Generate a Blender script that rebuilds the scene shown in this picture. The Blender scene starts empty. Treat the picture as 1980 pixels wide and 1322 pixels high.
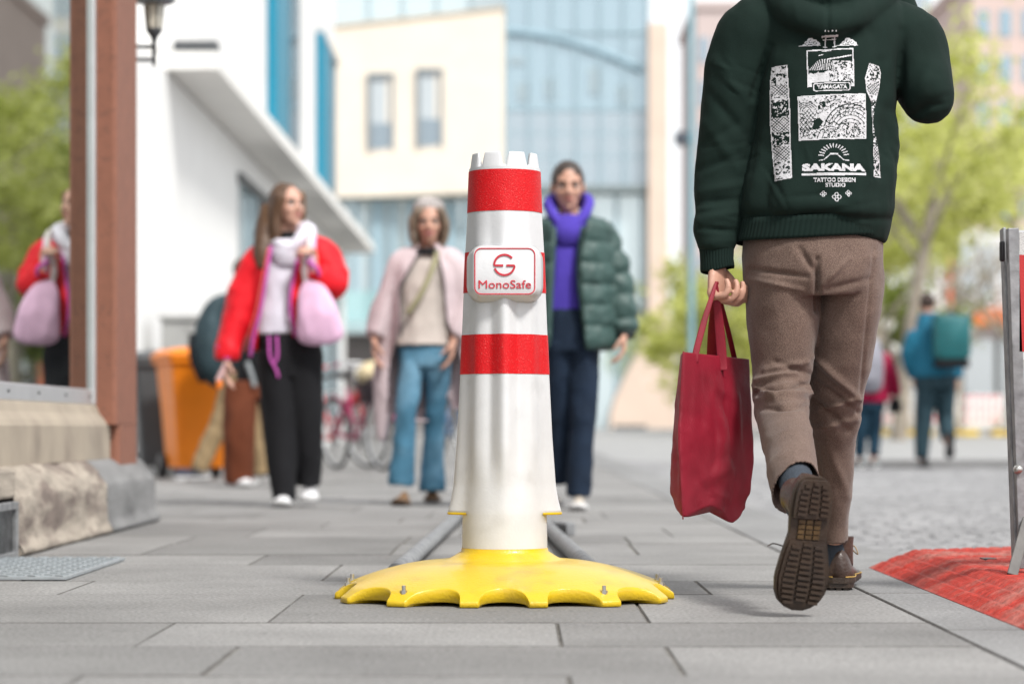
import bpy, bmesh, math, random
import numpy as np
from mathutils import Vector, Matrix, noise
from mathutils.bvhtree import BVHTree
R = math.radians
rng = np.random.default_rng(7)
random.seed(7)
S = bpy.context.scene
COL = S.collection
# ---------------------------------------------------------------- camera
F = 4675.0; U0 = 1000.0; V0 = 825.0; H = 0.42      # focal length in photo pixels, horizon and vanishing column
cd = bpy.data.cameras.new('camera'); cam = bpy.data.objects.new('camera', cd); COL.objects.link(cam)
cam.location = (0, 0, H); cam.rotation_euler = (R(90), 0, 0)
cd.sensor_width = 36; cd.lens = F*36/1980; cd.shift_x = -10/1980; cd.shift_y = 164/1980
cd.clip_start = 0.1; cd.clip_end = 3000
cd.dof.use_dof = True; cd.dof.focus_distance = 5.95; cd.dof.aperture_fstop = 2.5; cd.dof.aperture_blades = 9
S.camera = cam
# ---------------------------------------------------------------- sky, sun, exposure
SUN_EL, SUN_AZ = R(50), R(146)
w = bpy.data.worlds.new('World'); S.world = w; w.use_nodes = True
nt = w.node_tree; bg = nt.nodes['Background']
sky = nt.nodes.new('ShaderNodeTexSky'); sky.sky_type = 'NISHITA'; sky.sun_disc = False
sky.sun_elevation = SUN_EL; sky.sun_rotation = SUN_AZ; sky.dust_density = 2; sky.air_density = 1.0; sky.ozone_density = 1.0
ov = nt.nodes.new('ShaderNodeMix'); ov.data_type = 'RGBA'; ov.inputs['Factor'].default_value = .6; ov.inputs['B'].default_value = (6.6, 6.8, 7.1, 1)   # cloud layer over the clear sky
hs = nt.nodes.new('ShaderNodeHueSaturation'); hs.inputs['Saturation'].default_value = 0.22
nt.links.new(sky.outputs[0], ov.inputs['A']); nt.links.new(ov.outputs['Result'], hs.inputs['Color']); nt.links.new(hs.outputs[0], bg.inputs[0]); bg.inputs[1].default_value = 0.125
sd = bpy.data.lights.new('sun', 'SUN'); sd.energy = 2.2; sd.angle = R(10); sd.color = (1, .97, .92)
so = bpy.data.objects.new('sun', sd); COL.objects.link(so)
so.rotation_euler = (R(90)-SUN_EL, 0, math.pi-SUN_AZ)
S.view_settings.view_transform = 'Standard'; S.view_settings.look = 'None'; S.view_settings.exposure = 0.78; S.view_settings.gamma = 1
S.render.engine = 'CYCLES'
S.cycles.max_bounces = 6; S.cycles.caustics_reflective = False; S.cycles.caustics_refractive = False; S.cycles.sample_clamp_indirect = 6

# ---------------------------------------------------------------- helpers
def gz(y):                       # the ground rises gently down the street
    t = min(max((y-26)/62, 0), 1); return 0.37*t*t*(3-2*t)
def P(u, v, d, off=(0, 0, 0)):   # point at distance d that the photograph shows at (u, v)
    return Vector(((u-U0)*d/F+off[0], d+off[1], H+(V0-v)*d/F+off[2]))
def tag(o, label=None, cat=None, group=None, kind=None):
    if label: o['label'] = label
    if cat: o['category'] = cat
    if group: o['group'] = group
    if kind: o['kind'] = kind
    return o
def root(name, label, cat, loc, group=None):
    o = bpy.data.objects.new(name, None); COL.objects.link(o); o.location = loc; o.empty_display_size = .1
    return tag(o, label, cat, group)
def origin(o):
    v = Vector((0, 0, 0))
    while o is not None:
        v += o.location; o = o.parent
    return v
class MB:
    def __init__(s): s.v = []; s.f = []; s.m = []; s.mi = 0; s.T = None
    def add(s, vs, fs):
        b = len(s.v)
        if s.T is not None: vs = [s.T @ Vector(p) for p in vs]
        s.v += [tuple(p) for p in vs]; s.f += [tuple(b+i for i in f) for f in fs]; s.m += [s.mi]*len(fs)
        return s
    def box(s, x0, x1, y0, y1, z0, z1):
        vs = [(x, y, z) for z in (z0, z1) for y in (y0, y1) for x in (x0, x1)]
        return s.add(vs, [(0, 2, 3, 1), (4, 5, 7, 6), (0, 1, 5, 4), (2, 6, 7, 3), (0, 4, 6, 2), (1, 3, 7, 5)])
    def prism(s, pts, ext):      # pts: closed outline (3-D), ext: extrusion vector
        n = len(pts); ext = Vector(ext); vs = [Vector(p) for p in pts]+[Vector(p)+ext for p in pts]
        return s.add(vs, [tuple(range(n))[::-1], tuple(range(n, 2*n))]+[(i, (i+1) % n, n+(i+1) % n, n+i) for i in range(n)])
    def rings(s, rs, cap=True, closed=True):
        n = len(rs[0]); vs = [p for r in rs for p in r]; fs = []
        for i in range(len(rs)-1):
            for j in range(n if closed else n-1):
                k = (j+1) % n; fs.append((i*n+j, i*n+k, (i+1)*n+k, (i+1)*n+j))
        if cap: fs += [tuple(range(n))[::-1], tuple((len(rs)-1)*n+j for j in range(n))]
        return s.add(vs, fs)
    def limb(s, pts, rads, ref=(0, 1, 0), n=16, sub=4, cap=True, ends=True):
        pts = [np.array(p, float) for p in pts]; rads = [np.array((r, r) if np.isscalar(r) else r, float) for r in rads]
        if sub > 1: pts = cat(pts, sub); rads = cat(rads, sub)
        ref = np.array(ref, float); out = []; N = len(pts)
        for i, (p, r) in enumerate(zip(pts, rads)):
            t = pts[min(i+1, N-1)]-pts[max(i-1, 0)]; t /= np.linalg.norm(t)+1e-9
            b = ref-t*ref.dot(t)
            if np.linalg.norm(b) < .05: b = np.array((1., 0, 0))-t*t[0]
            b /= np.linalg.norm(b); a = np.cross(b, t)
            out.append([p+a*r[0]*math.cos(q)+b*r[1]*math.sin(q) for q in np.linspace(0, 2*math.pi, n, endpoint=False)])
            if ends and i in (0, N-1):       # rounded ends
                e = []
                for q in (.45, .8):
                    cc = p+(t if i else -t)*min(r)*q*(.8 if i else .8); sc = math.sqrt(max(1-q*q, .05))
                    e.append([cc+a*r[0]*sc*math.cos(h)+b*r[1]*sc*math.sin(h) for h in np.linspace(0, 2*math.pi, n, endpoint=False)])
                out = (e[::-1]+out) if i == 0 else out+e
        return s.rings(out, cap)
    def tube(s, a, b, r, n=10): return s.limb([a, b], [r, r], n=n, sub=1, ends=False)
    def ell(s, c, r, M=None, nu=16, nv=10):
        rs = []
        for i in range(nv+1):
            f = -math.pi/2+math.pi*(i+.02 if i == 0 else (i-.02 if i == nv else i))/nv
            ring = [Vector((r[0]*math.cos(f)*math.cos(q), r[1]*math.cos(f)*math.sin(q), r[2]*math.sin(f))) for q in np.linspace(0, 2*math.pi, nu, endpoint=False)]
            rs.append([(M @ p if M else p)+Vector(c) for p in ring])
        return s.rings(rs)
    def build(s, name, mats, parent=None, smooth=False, bevel=0):
        return mesh_obj(name, s.v, s.f, mats, parent, smooth, s.m, bevel)
def cat(P_, sub):                # Catmull-Rom
    out = []; n = len(P_)
    for i in range(n-1):
        p0, p1, p2, p3 = P_[max(i-1, 0)], P_[i], P_[i+1], P_[min(i+2, n-1)]
        for k in range(sub):
            t = k/sub
            out.append(.5*((2*p1)+(p2-p0)*t+(2*p0-5*p1+4*p2-p3)*t*t+(3*p1-p0-3*p2+p3)*t**3))
    out.append(P_[-1]); return out
def mesh_obj(name, v, f, mats, parent=None, smooth=False, mi=None, bevel=0):
    me = bpy.data.meshes.new(name); o_ = origin(parent) if parent else Vector((0, 0, 0))
    v = np.asarray([tuple(p) for p in v] if not isinstance(v, np.ndarray) else v, float)-np.array(o_)
    me.from_pydata(v.tolist(), [], [tuple(int(i) for i in q) for q in f])
    if not isinstance(mats, (list, tuple)): mats = [mats]
    for m in mats: me.materials.append(m)
    if mi is not None and len(mats) > 1: me.polygons.foreach_set('material_index', np.array(mi, dtype=np.int32))
    if smooth: me.polygons.foreach_set('use_smooth', np.ones(len(me.polygons), dtype=bool))
    me.validate(); me.update()
    o = bpy.data.objects.new(name, me); COL.objects.link(o)
    if parent: o.parent = parent
    if bevel:
        b = o.modifiers.new('b', 'BEVEL'); b.width = bevel; b.segments = 2; b.limit_method = 'ANGLE'; b.angle_limit = R(40)
    return o
def fuse(mb, voxel, it=6, fac=.5):   # one continuous skin round overlapping closed shapes
    me = bpy.data.meshes.new('t'); me.from_pydata(mb.v, [], mb.f); o = bpy.data.objects.new('t', me); COL.objects.link(o)
    r = o.modifiers.new('r', 'REMESH'); r.mode = 'VOXEL'; r.voxel_size = voxel
    s = o.modifiers.new('s', 'SMOOTH'); s.iterations = it; s.factor = fac
    dg = bpy.context.evaluated_depsgraph_get(); e = o.evaluated_get(dg); m2 = bpy.data.meshes.new_from_object(e)
    n = len(m2.vertices); v = np.zeros(n*3); m2.vertices.foreach_get('co', v); nn = np.zeros(n*3); m2.vertices.foreach_get('normal', nn)
    f = [tuple(p.vertices) for p in m2.polygons]
    bpy.data.objects.remove(o); bpy.data.meshes.remove(me); bpy.data.meshes.remove(m2)
    return v.reshape(-1, 3), f, nn.reshape(-1, 3)
def wrinkle(v, n, amp, sc, seed=0, ridge=False):
    out = v.copy(); sc = np.array(sc)
    for i in range(len(v)):
        q = v[i]*sc+seed
        a = noise.noise(Vector(q))
        b = noise.noise(Vector(q*2.3+5))
        h = (1-abs(a)*2.2)*.7+b*.4 if ridge else a+b*.45
        out[i] += n[i]*h*amp
    return out
def cut(v, f, pred):             # drop the faces whose centre satisfies pred
    fc = np.array([v[list(q)].mean(0) for q in f]); k = ~pred(fc); f = [q for q, kk in zip(f, k) if kk]
    return v, f
def copy_tree(o, parent=None):
    c = o.copy(); COL.objects.link(c); c.parent = parent
    for ch in [x for x in bpy.data.objects if x.parent == o]: copy_tree(ch, c)
    return c
# ---------------------------------------------------------------- materials
def mat(name, col, rough=.6, var=.12, vs=12, bump=0, bs=150, metal=0, col2=None, c2s=4, c2lo=.5, c2hi=.7, coat=0, spec=.5, world=False, stretch=(1, 1, 1), trans=0, sheen=0, detail=4):
    m = bpy.data.materials.new(name); m.use_nodes = True; t = m.node_tree; N, L = t.nodes, t.links; b = N['Principled BSDF']
    b.inputs['Roughness'].default_value = rough; b.inputs['Metallic'].default_value = metal
    b.inputs['Coat Weight'].default_value = coat; b.inputs['Coat Roughness'].default_value = .12; b.inputs['Specular IOR Level'].default_value = spec
    if sheen: b.inputs['Sheen Weight'].default_value = sheen
    tc = N.new('ShaderNodeTexCoord') if not world else N.new('ShaderNodeNewGeometry')
    mp = N.new('ShaderNodeMapping'); mp.inputs['Scale'].default_value = stretch
    L.new(tc.outputs['Object' if not world else 'Position'], mp.inputs[0]); src = mp.outputs[0]
    n1 = N.new('ShaderNodeTexNoise'); n1.inputs['Scale'].default_value = vs; n1.inputs['Detail'].default_value = detail; L.new(src, n1.inputs['Vector'])
    mr = N.new('ShaderNodeMapRange'); mr.inputs['From Min'].default_value = .3; mr.inputs['From Max'].default_value = .7
    mr.inputs['To Min'].default_value = 1-var; mr.inputs['To Max'].default_value = 1+var; L.new(n1.outputs['Fac'], mr.inputs['Value'])
    mul = N.new('ShaderNodeVectorMath'); mul.operation = 'SCALE'; L.new(mr.outputs[0], mul.inputs['Scale'])
    if col2 is not None:
        n2 = N.new('ShaderNodeTexNoise'); n2.inputs['Scale'].default_value = c2s; n2.inputs['Detail'].default_value = 6; L.new(src, n2.inputs['Vector'])
        m2 = N.new('ShaderNodeMapRange'); m2.inputs['From Min'].default_value = c2lo; m2.inputs['From Max'].default_value = c2hi; L.new(n2.outputs['Fac'], m2.inputs['Value'])
        mx = N.new('ShaderNodeMix'); mx.data_type = 'RGBA'; mx.inputs['A'].default_value = (*col, 1); mx.inputs['B'].default_value = (*col2, 1)
        L.new(m2.outputs[0], mx.inputs['Factor']); L.new(mx.outputs['Result'], mul.inputs[0])
    else: mul.inputs[0].default_value = col
    L.new(mul.outputs[0], b.inputs['Base Color'])
    if bump:
        n3 = N.new('ShaderNodeTexNoise'); n3.inputs['Scale'].default_value = bs; n3.inputs['Detail'].default_value = 5; L.new(src, n3.inputs['Vector'])
        bp = N.new('ShaderNodeBump'); bp.inputs['Strength'].default_value = min(bump, 1); bp.inputs['Distance'].default_value = .004*max(bump, 1)
        L.new(n3.outputs['Fac'], bp.inputs['Height']); L.new(bp.outputs[0], b.inputs['Normal'])
    if trans: b.inputs['Transmission Weight'].default_value = trans
    return m
def srgb(r, g, b, k=1.0):
    f = lambda c: (c/255/12.92 if c <= 10 else ((c/255+.055)/1.055)**2.4)*k
    return (f(r), f(g), f(b))
def cloth(name, col, rough=.85, var=.12, bump=.35, bs=260, sheen=0, **k): k.setdefault('spec', .25); return mat(name, col, rough, var, 9, bump, bs, sheen=sheen, **k)
SKIN = mat('skin', (.52, .29, .21), .5, .08, 30, .2, 300)
SKIN_L = mat('skin_pale', (.58, .33, .25), .5, .08, 30, .2, 300)
EYE_W = mat('eye_white', (.7, .68, .65), .3); EYE_D = mat('eye_dark', (.03, .018, .012), .25); LIP = mat('lips', (.42, .12, .11), .45)
BLACK = mat('black_plastic', (.02, .02, .022), .5, .1); STEEL = mat('galvanised_steel', (.25, .255, .26), .5, .3, 25, .3, 60, metal=.45, col2=(.18, .18, .19), c2s=18)
WHITE = mat('white_plaster', (.8, .8, .79), .8, .03, 3)
# ================================================================ THE SETTING
def paving_material(name, c1, c2, speck=.34, bump=.5, rough=.75):
    m = bpy.data.materials.new(name); m.use_nodes = True; t = m.node_tree; N, L = t.nodes, t.links; b = N['Principled BSDF']
    g = N.new('ShaderNodeNewGeometry'); b.inputs['Roughness'].default_value = rough; b.inputs['Specular IOR Level'].default_value = .35
    mx = N.new('ShaderNodeMix'); mx.data_type = 'RGBA'; mx.inputs['A'].default_value = (*c1, 1); mx.inputs['B'].default_value = (*c2, 1)
    L.new(g.outputs['Random Per Island'], mx.inputs['Factor'])
    n = N.new('ShaderNodeTexNoise'); n.inputs['Scale'].default_value = 1.3; n.inputs['Detail'].default_value = 8; n.inputs['Roughness'].default_value = .65; L.new(g.outputs['Position'], n.inputs['Vector'])
    r = N.new('ShaderNodeMapRange'); r.inputs['From Min'].default_value = .3; r.inputs['From Max'].default_value = .7; r.inputs['To Min'].default_value = .74; r.inputs['To Max'].default_value = 1.2; L.new(n.outputs['Fac'], r.inputs['Value'])
    n2 = N.new('ShaderNodeTexNoise'); n2.inputs['Scale'].default_value = 110; n2.inputs['Detail'].default_value = 3; L.new(g.outputs['Position'], n2.inputs['Vector'])
    r2 = N.new('ShaderNodeMapRange'); r2.inputs['From Min'].default_value = .3; r2.inputs['From Max'].default_value = .7; r2.inputs['To Min'].default_value = 1-speck; r2.inputs['To Max'].default_value = 1+speck; L.new(n2.outputs['Fac'], r2.inputs['Value'])
    vo = N.new('ShaderNodeTexVoronoi'); vo.inputs['Scale'].default_value = 7; L.new(g.outputs['Position'], vo.inputs['Vector'])   # gum and grease spots
    r3 = N.new('ShaderNodeMapRange'); r3.inputs['From Min'].default_value = .07; r3.inputs['From Max'].default_value = .11; r3.inputs['To Min'].default_value = .8; r3.inputs['To Max'].default_value = 1; L.new(vo.outputs['Distance'], r3.inputs['Value'])
    a = N.new('ShaderNodeMath'); a.operation = 'MULTIPLY'; L.new(r.outputs[0], a.inputs[0]); L.new(r2.outputs[0], a.inputs[1])
    a2 = N.new('ShaderNodeMath'); a2.operation = 'MULTIPLY'; L.new(a.outputs[0], a2.inputs[0]); L.new(r3.outputs[0], a2.inputs[1])
    s = N.new('ShaderNodeVectorMath'); s.operation = 'SCALE'; L.new(mx.outputs['Result'], s.inputs[0]); L.new(a2.outputs[0], s.inputs['Scale']); L.new(s.outputs[0], b.inputs['Base Color'])
    bp = N.new('ShaderNodeBump'); bp.inputs['Strength'].default_value = bump; bp.inputs['Distance'].default_value = .002; L.new(n2.outputs['Fac'], bp.inputs['Height']); L.new(bp.outputs[0], b.inputs['Normal'])
    return m
SLAB = paving_material('granite_slab', (.175, .172, .168), (.255, .251, .246))
KERB = paving_material('kerb_granite', (.20, .20, .20), (.25, .25, .25))
DIRT = mat('joint_dirt', (.06, .052, .045), .95, .3, 30, world=True, col2=(.12, .1, .08))
COB = paving_material('cobble', (.20, .20, .205), (.285, .285, .29), .12, .3)
EDGE = mat('dirty_edge', (.10, .095, .09), .9, .3, 40, world=True, col2=(.15, .145, .14), c2s=6)
SANDJ = mat('joint_sand', (.17, .16, .14), .95, .4, 60, world=True, col2=(.07, .065, .055), c2s=9)
# ground: one sheet to the horizon, following the rise
gy = list(np.arange(-60, 26, 6))+list(np.arange(26, 90, 3))+[100, 140, 220, 400, 900, 1600]
mb = MB(); xs = [-900, -200, -60, -10, 0, 10, 60, 200, 900]
mb.add([(x, y, gz(y)-.045) for y in gy for x in xs], [(j*9+i, j*9+i+1, j*9+10+i, j*9+9+i) for j in range(len(gy)-1) for i in range(8)])
tag(mb.build('ground', DIRT), kind='structure')
def slab(mb, x0, x1, y0, y1, z, gap=.0032, dip=0):
    x0 += gap*.55; x1 -= gap*.55; y0 += gap; y1 -= gap; c = .0032
    z += dip; za, zb = z+gz(y0), z+gz(y1)
    j_ = lambda: random.uniform(-.0016, .0016)
    x0 += j_(); x1 += j_(); y0 += j_()*.8; y1 += j_()*.8
    lo = [(x0, y0, za-.05), (x1, y0, za-.05), (x1, y1, zb-.05), (x0, y1, zb-.05)]
    md = [(x0, y0, za-c), (x1, y0, za-c), (x1, y1, zb-c), (x0, y1, zb-c)]
    up = [(x0+c, y0+c, za), (x1-c, y0+c, za), (x1-c, y1-c, zb), (x0+c, y1-c, zb)]
    mb.add(lo+md+up, [(0, 1, 5, 4), (1, 2, 6, 5), (2, 3, 7, 6), (3, 0, 4, 7), (4, 5, 9, 8), (5, 6, 10, 9), (6, 7, 11, 10), (7, 4, 8, 11), (8, 9, 10, 11)]); mb.m[-9:-1] = [1]*8
rows = [(3.54, .086), (4.09, .285), (4.64, .086), (5.19, .285), (6.06, .486), (6.61, .285), (7.38, .0), (7.95, .4)]
y = 8.7
while y < 70: rows.append((y, random.choice([0, .2, .41, .6, .3]))); y += random.choice([.55, .66, .8])
y = 2.99
pre = []
while y > -14: pre.append((y, random.choice([0, .2, .41, .6]))); y -= .62
rows = sorted(pre+rows)
mb = MB()
for (y0, off), (y1, _) in zip(rows[:-1], rows[1:]):
    L_ = -1.72 if y1 < 11.3 else (-3.55 if y1 < 52 else -2.5); x = .885
    cuts = [.885]; x = off
    while x > .885-.2: x -= .82
    while x > L_+.15: cuts.append(x); x -= .82
    cuts.append(L_); cuts.sort()
    for a, b in zip(cuts[:-1], cuts[1:]): slab(mb, a, b, y0, y1, 0, dip=random.uniform(-.0014, .0006))
mb.mi = 2; yj = [-13.5, 0, 11.29, 26]+list(np.arange(28, 70, 2)); mb.add([(x, y, gz(y)-.0045) for y in yj for x in (-1.72, 1.23)], [(j*2, j*2+1, j*2+3, j*2+2) for j in range(len(yj)-1)])
tag(mb.build('pavement', [SLAB, EDGE, SANDJ]), kind='structure')
mb = MB(); y = -10
while y < 70:
    l = random.choice([.9, 1.0, 1.1]); slab(mb, .885, 1.227, y, y+l, .001); y += l
tag(mb.build('kerb', [KERB, EDGE]), kind='structure')
# cobbled road: every stone modelled near the camera, larger setts further off
mb = MB(); y = 3.2
while y < 30:
    st = .105 if y < 16 else .2; j = 0; x = 1.232+random.uniform(-.03, 0)
    xmax = min(1.2+y*.24, 7.5)
    while x < xmax:
        wd = st*random.uniform(.8, 1.15); q = .25*math.sin(x*1.7+1)
        yy = y+q*.5; x0 = max(x, 1.232)
        za = random.uniform(-.006, .001)-.008; c = .012; x1 = x0+wd-.008; y0, y1 = yy, yy+st-.01; z = gz(yy)
        if y0 > 3.3: mb.add([(x0, y0, z-.05), (x1, y0, z-.05), (x1, y1, z-.05), (x0, y1, z-.05), (x0, y0, z+za-.008), (x1, y0, z+za-.008), (x1, y1, z+za-.008), (x0, y1, z+za-.008),
                (x0+c, y0+c, z+za), (x1-c, y0+c, z+za), (x1-c, y1-c, z+za), (x0+c, y1-c, z+za)],
               [(0, 1, 5, 4), (1, 2, 6, 5), (2, 3, 7, 6), (3, 0, 4, 7), (4, 5, 9, 8), (5, 6, 10, 9), (6, 7, 11, 10), (7, 4, 8, 11), (8, 9, 10, 11)])
        x += wd
    y += st
tag(mb.build('cobbles', COB), kind='structure')
mb = MB(); ry = [-30, 0, 3.3, 10, 20]+list(np.arange(26, 92, 4))+[110, 300]
rx = [1.23, 4, 12, 40]
mb.add([(x, y, gz(y)-.02) for y in ry for x in rx], [(j*4+i, j*4+i+1, j*4+5+i, j*4+4+i) for j in range(len(ry)-1) for i in range(3)])
ROAD = mat('road_asphalt', (.2, .2, .205), .85, .15, 3, .4, 120, world=True, col2=(.27, .27, .275), c2s=1.2)
tag(mb.build('road', ROAD), kind='structure')
mb = MB()
PLZ = mat('plaza_concrete', (.30, .30, .30), .8, .1, 2, .3, 90, world=True)
py = [29.9]+list(np.arange(34, 92, 4))+[120]
mb.add([(x, y, gz(y)-.012) for y in py for x in (1.24, 9, 40)], [(j*3+i, j*3+i+1, j*3+4+i, j*3+3+i) for j in range(len(py)-1) for i in range(2)])
mb.add([(x, y, gz(y)-.012) for y in [70.3, 80, 90, 120] for x in (-30, 1.24)], [(j*2, j*2+1, j*2+3, j*2+2) for j in range(3)])
tag(mb.build('plaza_ground', PLZ), kind='structure')
# a low kerb step across the road behind the two walkers
mb = MB(); mb.box(3.4, 9, 25.6, 25.85, -.02, .07); mb.build('road_edge', KERB, bevel=.01)['kind'] = 'structure'

# ================================================================ SHOP ON THE LEFT
SAND = mat('sandstone', (.36, .305, .24), .85, .12, 5, .25, 60, world=True, col2=(.25, .205, .165), c2s=3, c2lo=.52, c2hi=.72)
ROUGH = mat('rough_sandstone', (.34, .295, .245), .95, .25, 22, .9, 60, world=True, col2=(.17, .135, .115), c2s=9, c2lo=.48, c2hi=.6, stretch=(1, .28, 1))
CONC = mat('grey_render', (.20, .20, .20), .9, .2, 8, .8, 50, world=True, col2=(.11, .11, .11), c2s=5, stretch=(1, .3, 1))
BROWN = mat('brown_stone', (.245, .098, .06), .7, .1, 20, .4, 220, world=True, col2=(.19, .078, .05), c2s=40, c2lo=.55, c2hi=.62)
ALU = mat('aluminium', (.62, .63, .64), .38, .06, 8, metal=.7)
def glass_mat(name, tint, refl=.75, dark=(.02, .022, .025)):
    m = bpy.data.materials.new(name); m.use_nodes = True; t = m.node_tree; N, L = t.nodes, t.links
    for n in list(N): N.remove(n)
    o = N.new('ShaderNodeOutputMaterial'); g = N.new('ShaderNodeBsdfGlossy'); g.inputs['Color'].default_value = (*tint, 1); g.inputs['Roughness'].default_value = .012
    d = N.new('ShaderNodeBsdfDiffuse'); d.inputs['Color'].default_value = (*dark, 1); mx = N.new('ShaderNodeMixShader'); mx.inputs[0].default_value = refl
    nz = N.new('ShaderNodeTexNoise'); nz.inputs['Scale'].default_value = 1.1; bp = N.new('ShaderNodeBump'); bp.inputs['Strength'].default_value = .04; bp.inputs['Distance'].default_value = .02
    L.new(nz.outputs[0], bp.inputs['Height']); L.new(bp.outputs[0], g.inputs['Normal'])
    L.new(d.outputs[0], mx.inputs[1]); L.new(g.outputs[0], mx.inputs[2]); L.new(mx.outputs[0], o.inputs[0]); return m
GLASS = glass_mat('shop_glass', (.64, .68, .65), .8)
XG = -1.83
sh = root('shop_building', 'shop front with stone plinth, brown pillar and mirroring window beside the pavement', 'building', (-2.2, 8, 0))
# plinth: rough sloping top, front face, with the grey rendered end
def plinth(y0, y1, m, name, rough=True, seed=0):
    prof = [(-1.95, .0), (-1.668, .0), (-1.672, .06), (-1.676, .175), (-1.69, .21), (-1.73, .262), (-1.765, .287), (-1.80, .292), (-1.95, .292)]
    pts = cat([np.array((p[0], 0, p[1])) for p in prof], 5); n = len(pts); ny = int((y1-y0)/.012)+2; v = []; f = []
    for j in range(ny):
        yy = y0+(y1-y0)*j/(ny-1)
        for i, p in enumerate(pts):
            q = Vector((p[0]*9, yy*2.1, p[2]*13)); k = (noise.noise(q+Vector((seed, 0, 0)))*.008+noise.noise(q*2.7)*.005+noise.noise(q*6)*.003)*(1 if rough else .3)
            e = min(1, min(yy-y0, y1-yy)/.03); v.append((p[0]+k-(1-e)*.006, yy, max(p[2]+k*.6*(p[2] > .01), 0)))
    for j in range(ny-1):
        for i in range(n-1): f.append((j*n+i, j*n+i+1, j*n+n+i+1, j*n+n+i))
    f += [tuple(range(n)), tuple((ny-1)*n+i for i in range(n))[::-1]]
    return mesh_obj(name, v, f, m, sh, True)
plinth(8.1, 9.9, ROUGH, 'plinth'); plinth(4.2, 7.3, ROUGH, 'plinth', seed=4); 
b_ = plinth(9.905, 11.22, CONC, 'plinth_end', False)
mb = MB(); mb.box(-1.95, -1.68, 7.3, 8.1, .19, .285); mb.box(-1.95, -1.78, 7.3, 8.1, 0, .19); mb.build('plinth', ROUGH, sh, bevel=.01)
mb = MB()   # upright stone course and sill
mb.prism([(-2, 4.2, .285), (-1.765, 4.2, .285), (-1.765, 4.2, .425), (-1.775, 4.2, .445), (-1.80, 4.2, .475), (-1.815, 4.2, .512), (-2, 4.2, .512)], (0, 6.42-.13, 0))
mb.build('sill_course', SAND, sh, bevel=.004)
mb = MB(); mb.box(-1.87, -1.822, 4.2, 10.42, .512, .575); mb.build('window_rail', ALU, sh, bevel=.004)
for yy in np.arange(4.8, 10.4, .55):
    s_ = MB(); s_.limb([(-1.823, yy, .545), (-1.818, yy, .545)], [.006, .005], n=8, sub=1); s_.build('screw', BLACK, sh)
mb = MB(); mb.box(-1.85, XG, 4.2, 10.375, .575, 4.0); wn = mb.build('window_pane', GLASS, sh)
mb = MB(); mb.box(-1.87, -1.812, 10.375, 10.42, .512, 4.0); mb.build('window_stile', ALU, sh, bevel=.004)
mb = MB(); mb.prism([(-2.05, 10.42, .43), (-1.742, 10.42, .43), (-1.728, 10.44, .43), (-1.728, 10.98, .43), (-1.742, 11.0, .43), (-2.05, 11.0, .43)], (0, 0, 3.6)); 
mb.prism([(-2.05, 10.50, .25), (-1.742, 10.50, .25), (-1.728, 10.52, .25), (-1.728, 10.98, .25), (-1.742, 11.0, .25), (-2.05, 11.0, .25)], (0, 0, .182))
mb.build('pillar', BROWN, sh)
mb = MB(); mb.box(-5, -1.9, 4.2, 11.0, 0, 3.9); mb.box(-5, -1.66, 4.2, 11.05, 4.0, 9.0); mb.build('wall', SAND, sh)
mb = MB(); mb.box(-5, -1.55, 4.1, 11.15, 8.9, 9.3); mb.build('roof', BROWN, sh)
vg = MB()
fy0, fy1 = 7.34, 8.08
vg.box(-1.70, -1.665, fy1-.03, fy1, .0, .18); vg.box(-1.70, -1.665, fy0, fy0+.03, 0, .18); vg.box(-1.70, -1.665, fy0+.03, fy1-.03, .155, .18); vg.box(-1.70, -1.665, fy0+.03, fy1-.03, 0, .02)
g0 = tag(vg.build('vent_grille', STEEL, sh, bevel=.003))
m2 = MB()
for k in range(60):
    a = fy0-.13+k*.016
    for s_ in (1, -1):
        p0, p1 = ((a, .02), (a+.135, .155)) if s_ > 0 else ((a+.135, .02), (a, .155))
        lo, hi = max(p0[0] if s_ > 0 else p1[0], fy0+.03), min(p1[0] if s_ > 0 else p0[0], fy1-.03)
        if hi <= lo: continue
        zz = lambda t: .02+(t-a) if s_ > 0 else .02+(a+.135-t)
        m2.tube((-1.682-.002*s_, lo, zz(lo)), (-1.682-.002*s_, hi, zz(hi)), .0018, 5)
m2.build('mesh_wire', STEEL, g0)
m2 = MB(); m2.box(-1.775, -1.70, fy0, fy1, 0.001, .18); m2.build('vent_cavity', BLACK, g0)
# chequer plate mat in the pavement
ck = MB(); ck.box(-1.66, -1.235, 6.62, 7.62, .002, .009)
for i in range(11):
    for j in range(24):
        x_, y_ = -1.64+i*.038, 6.65+j*.041; a = .011 if (i+j) % 2 else -.011
        ck.prism([(x_-.013, y_-a-.003, .009), (x_+.013, y_+a-.003, .009), (x_+.013, y_+a+.003, .009), (x_-.013, y_-a+.003, .009)], (0, 0, .0035))
tag(ck.build('metal_cover', mat('plate_steel', (.36, .39, .41), .5, .15, 30, metal=.4)), 'grey tread plate cover set in the paving below the vent', 'metal cover')
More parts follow.
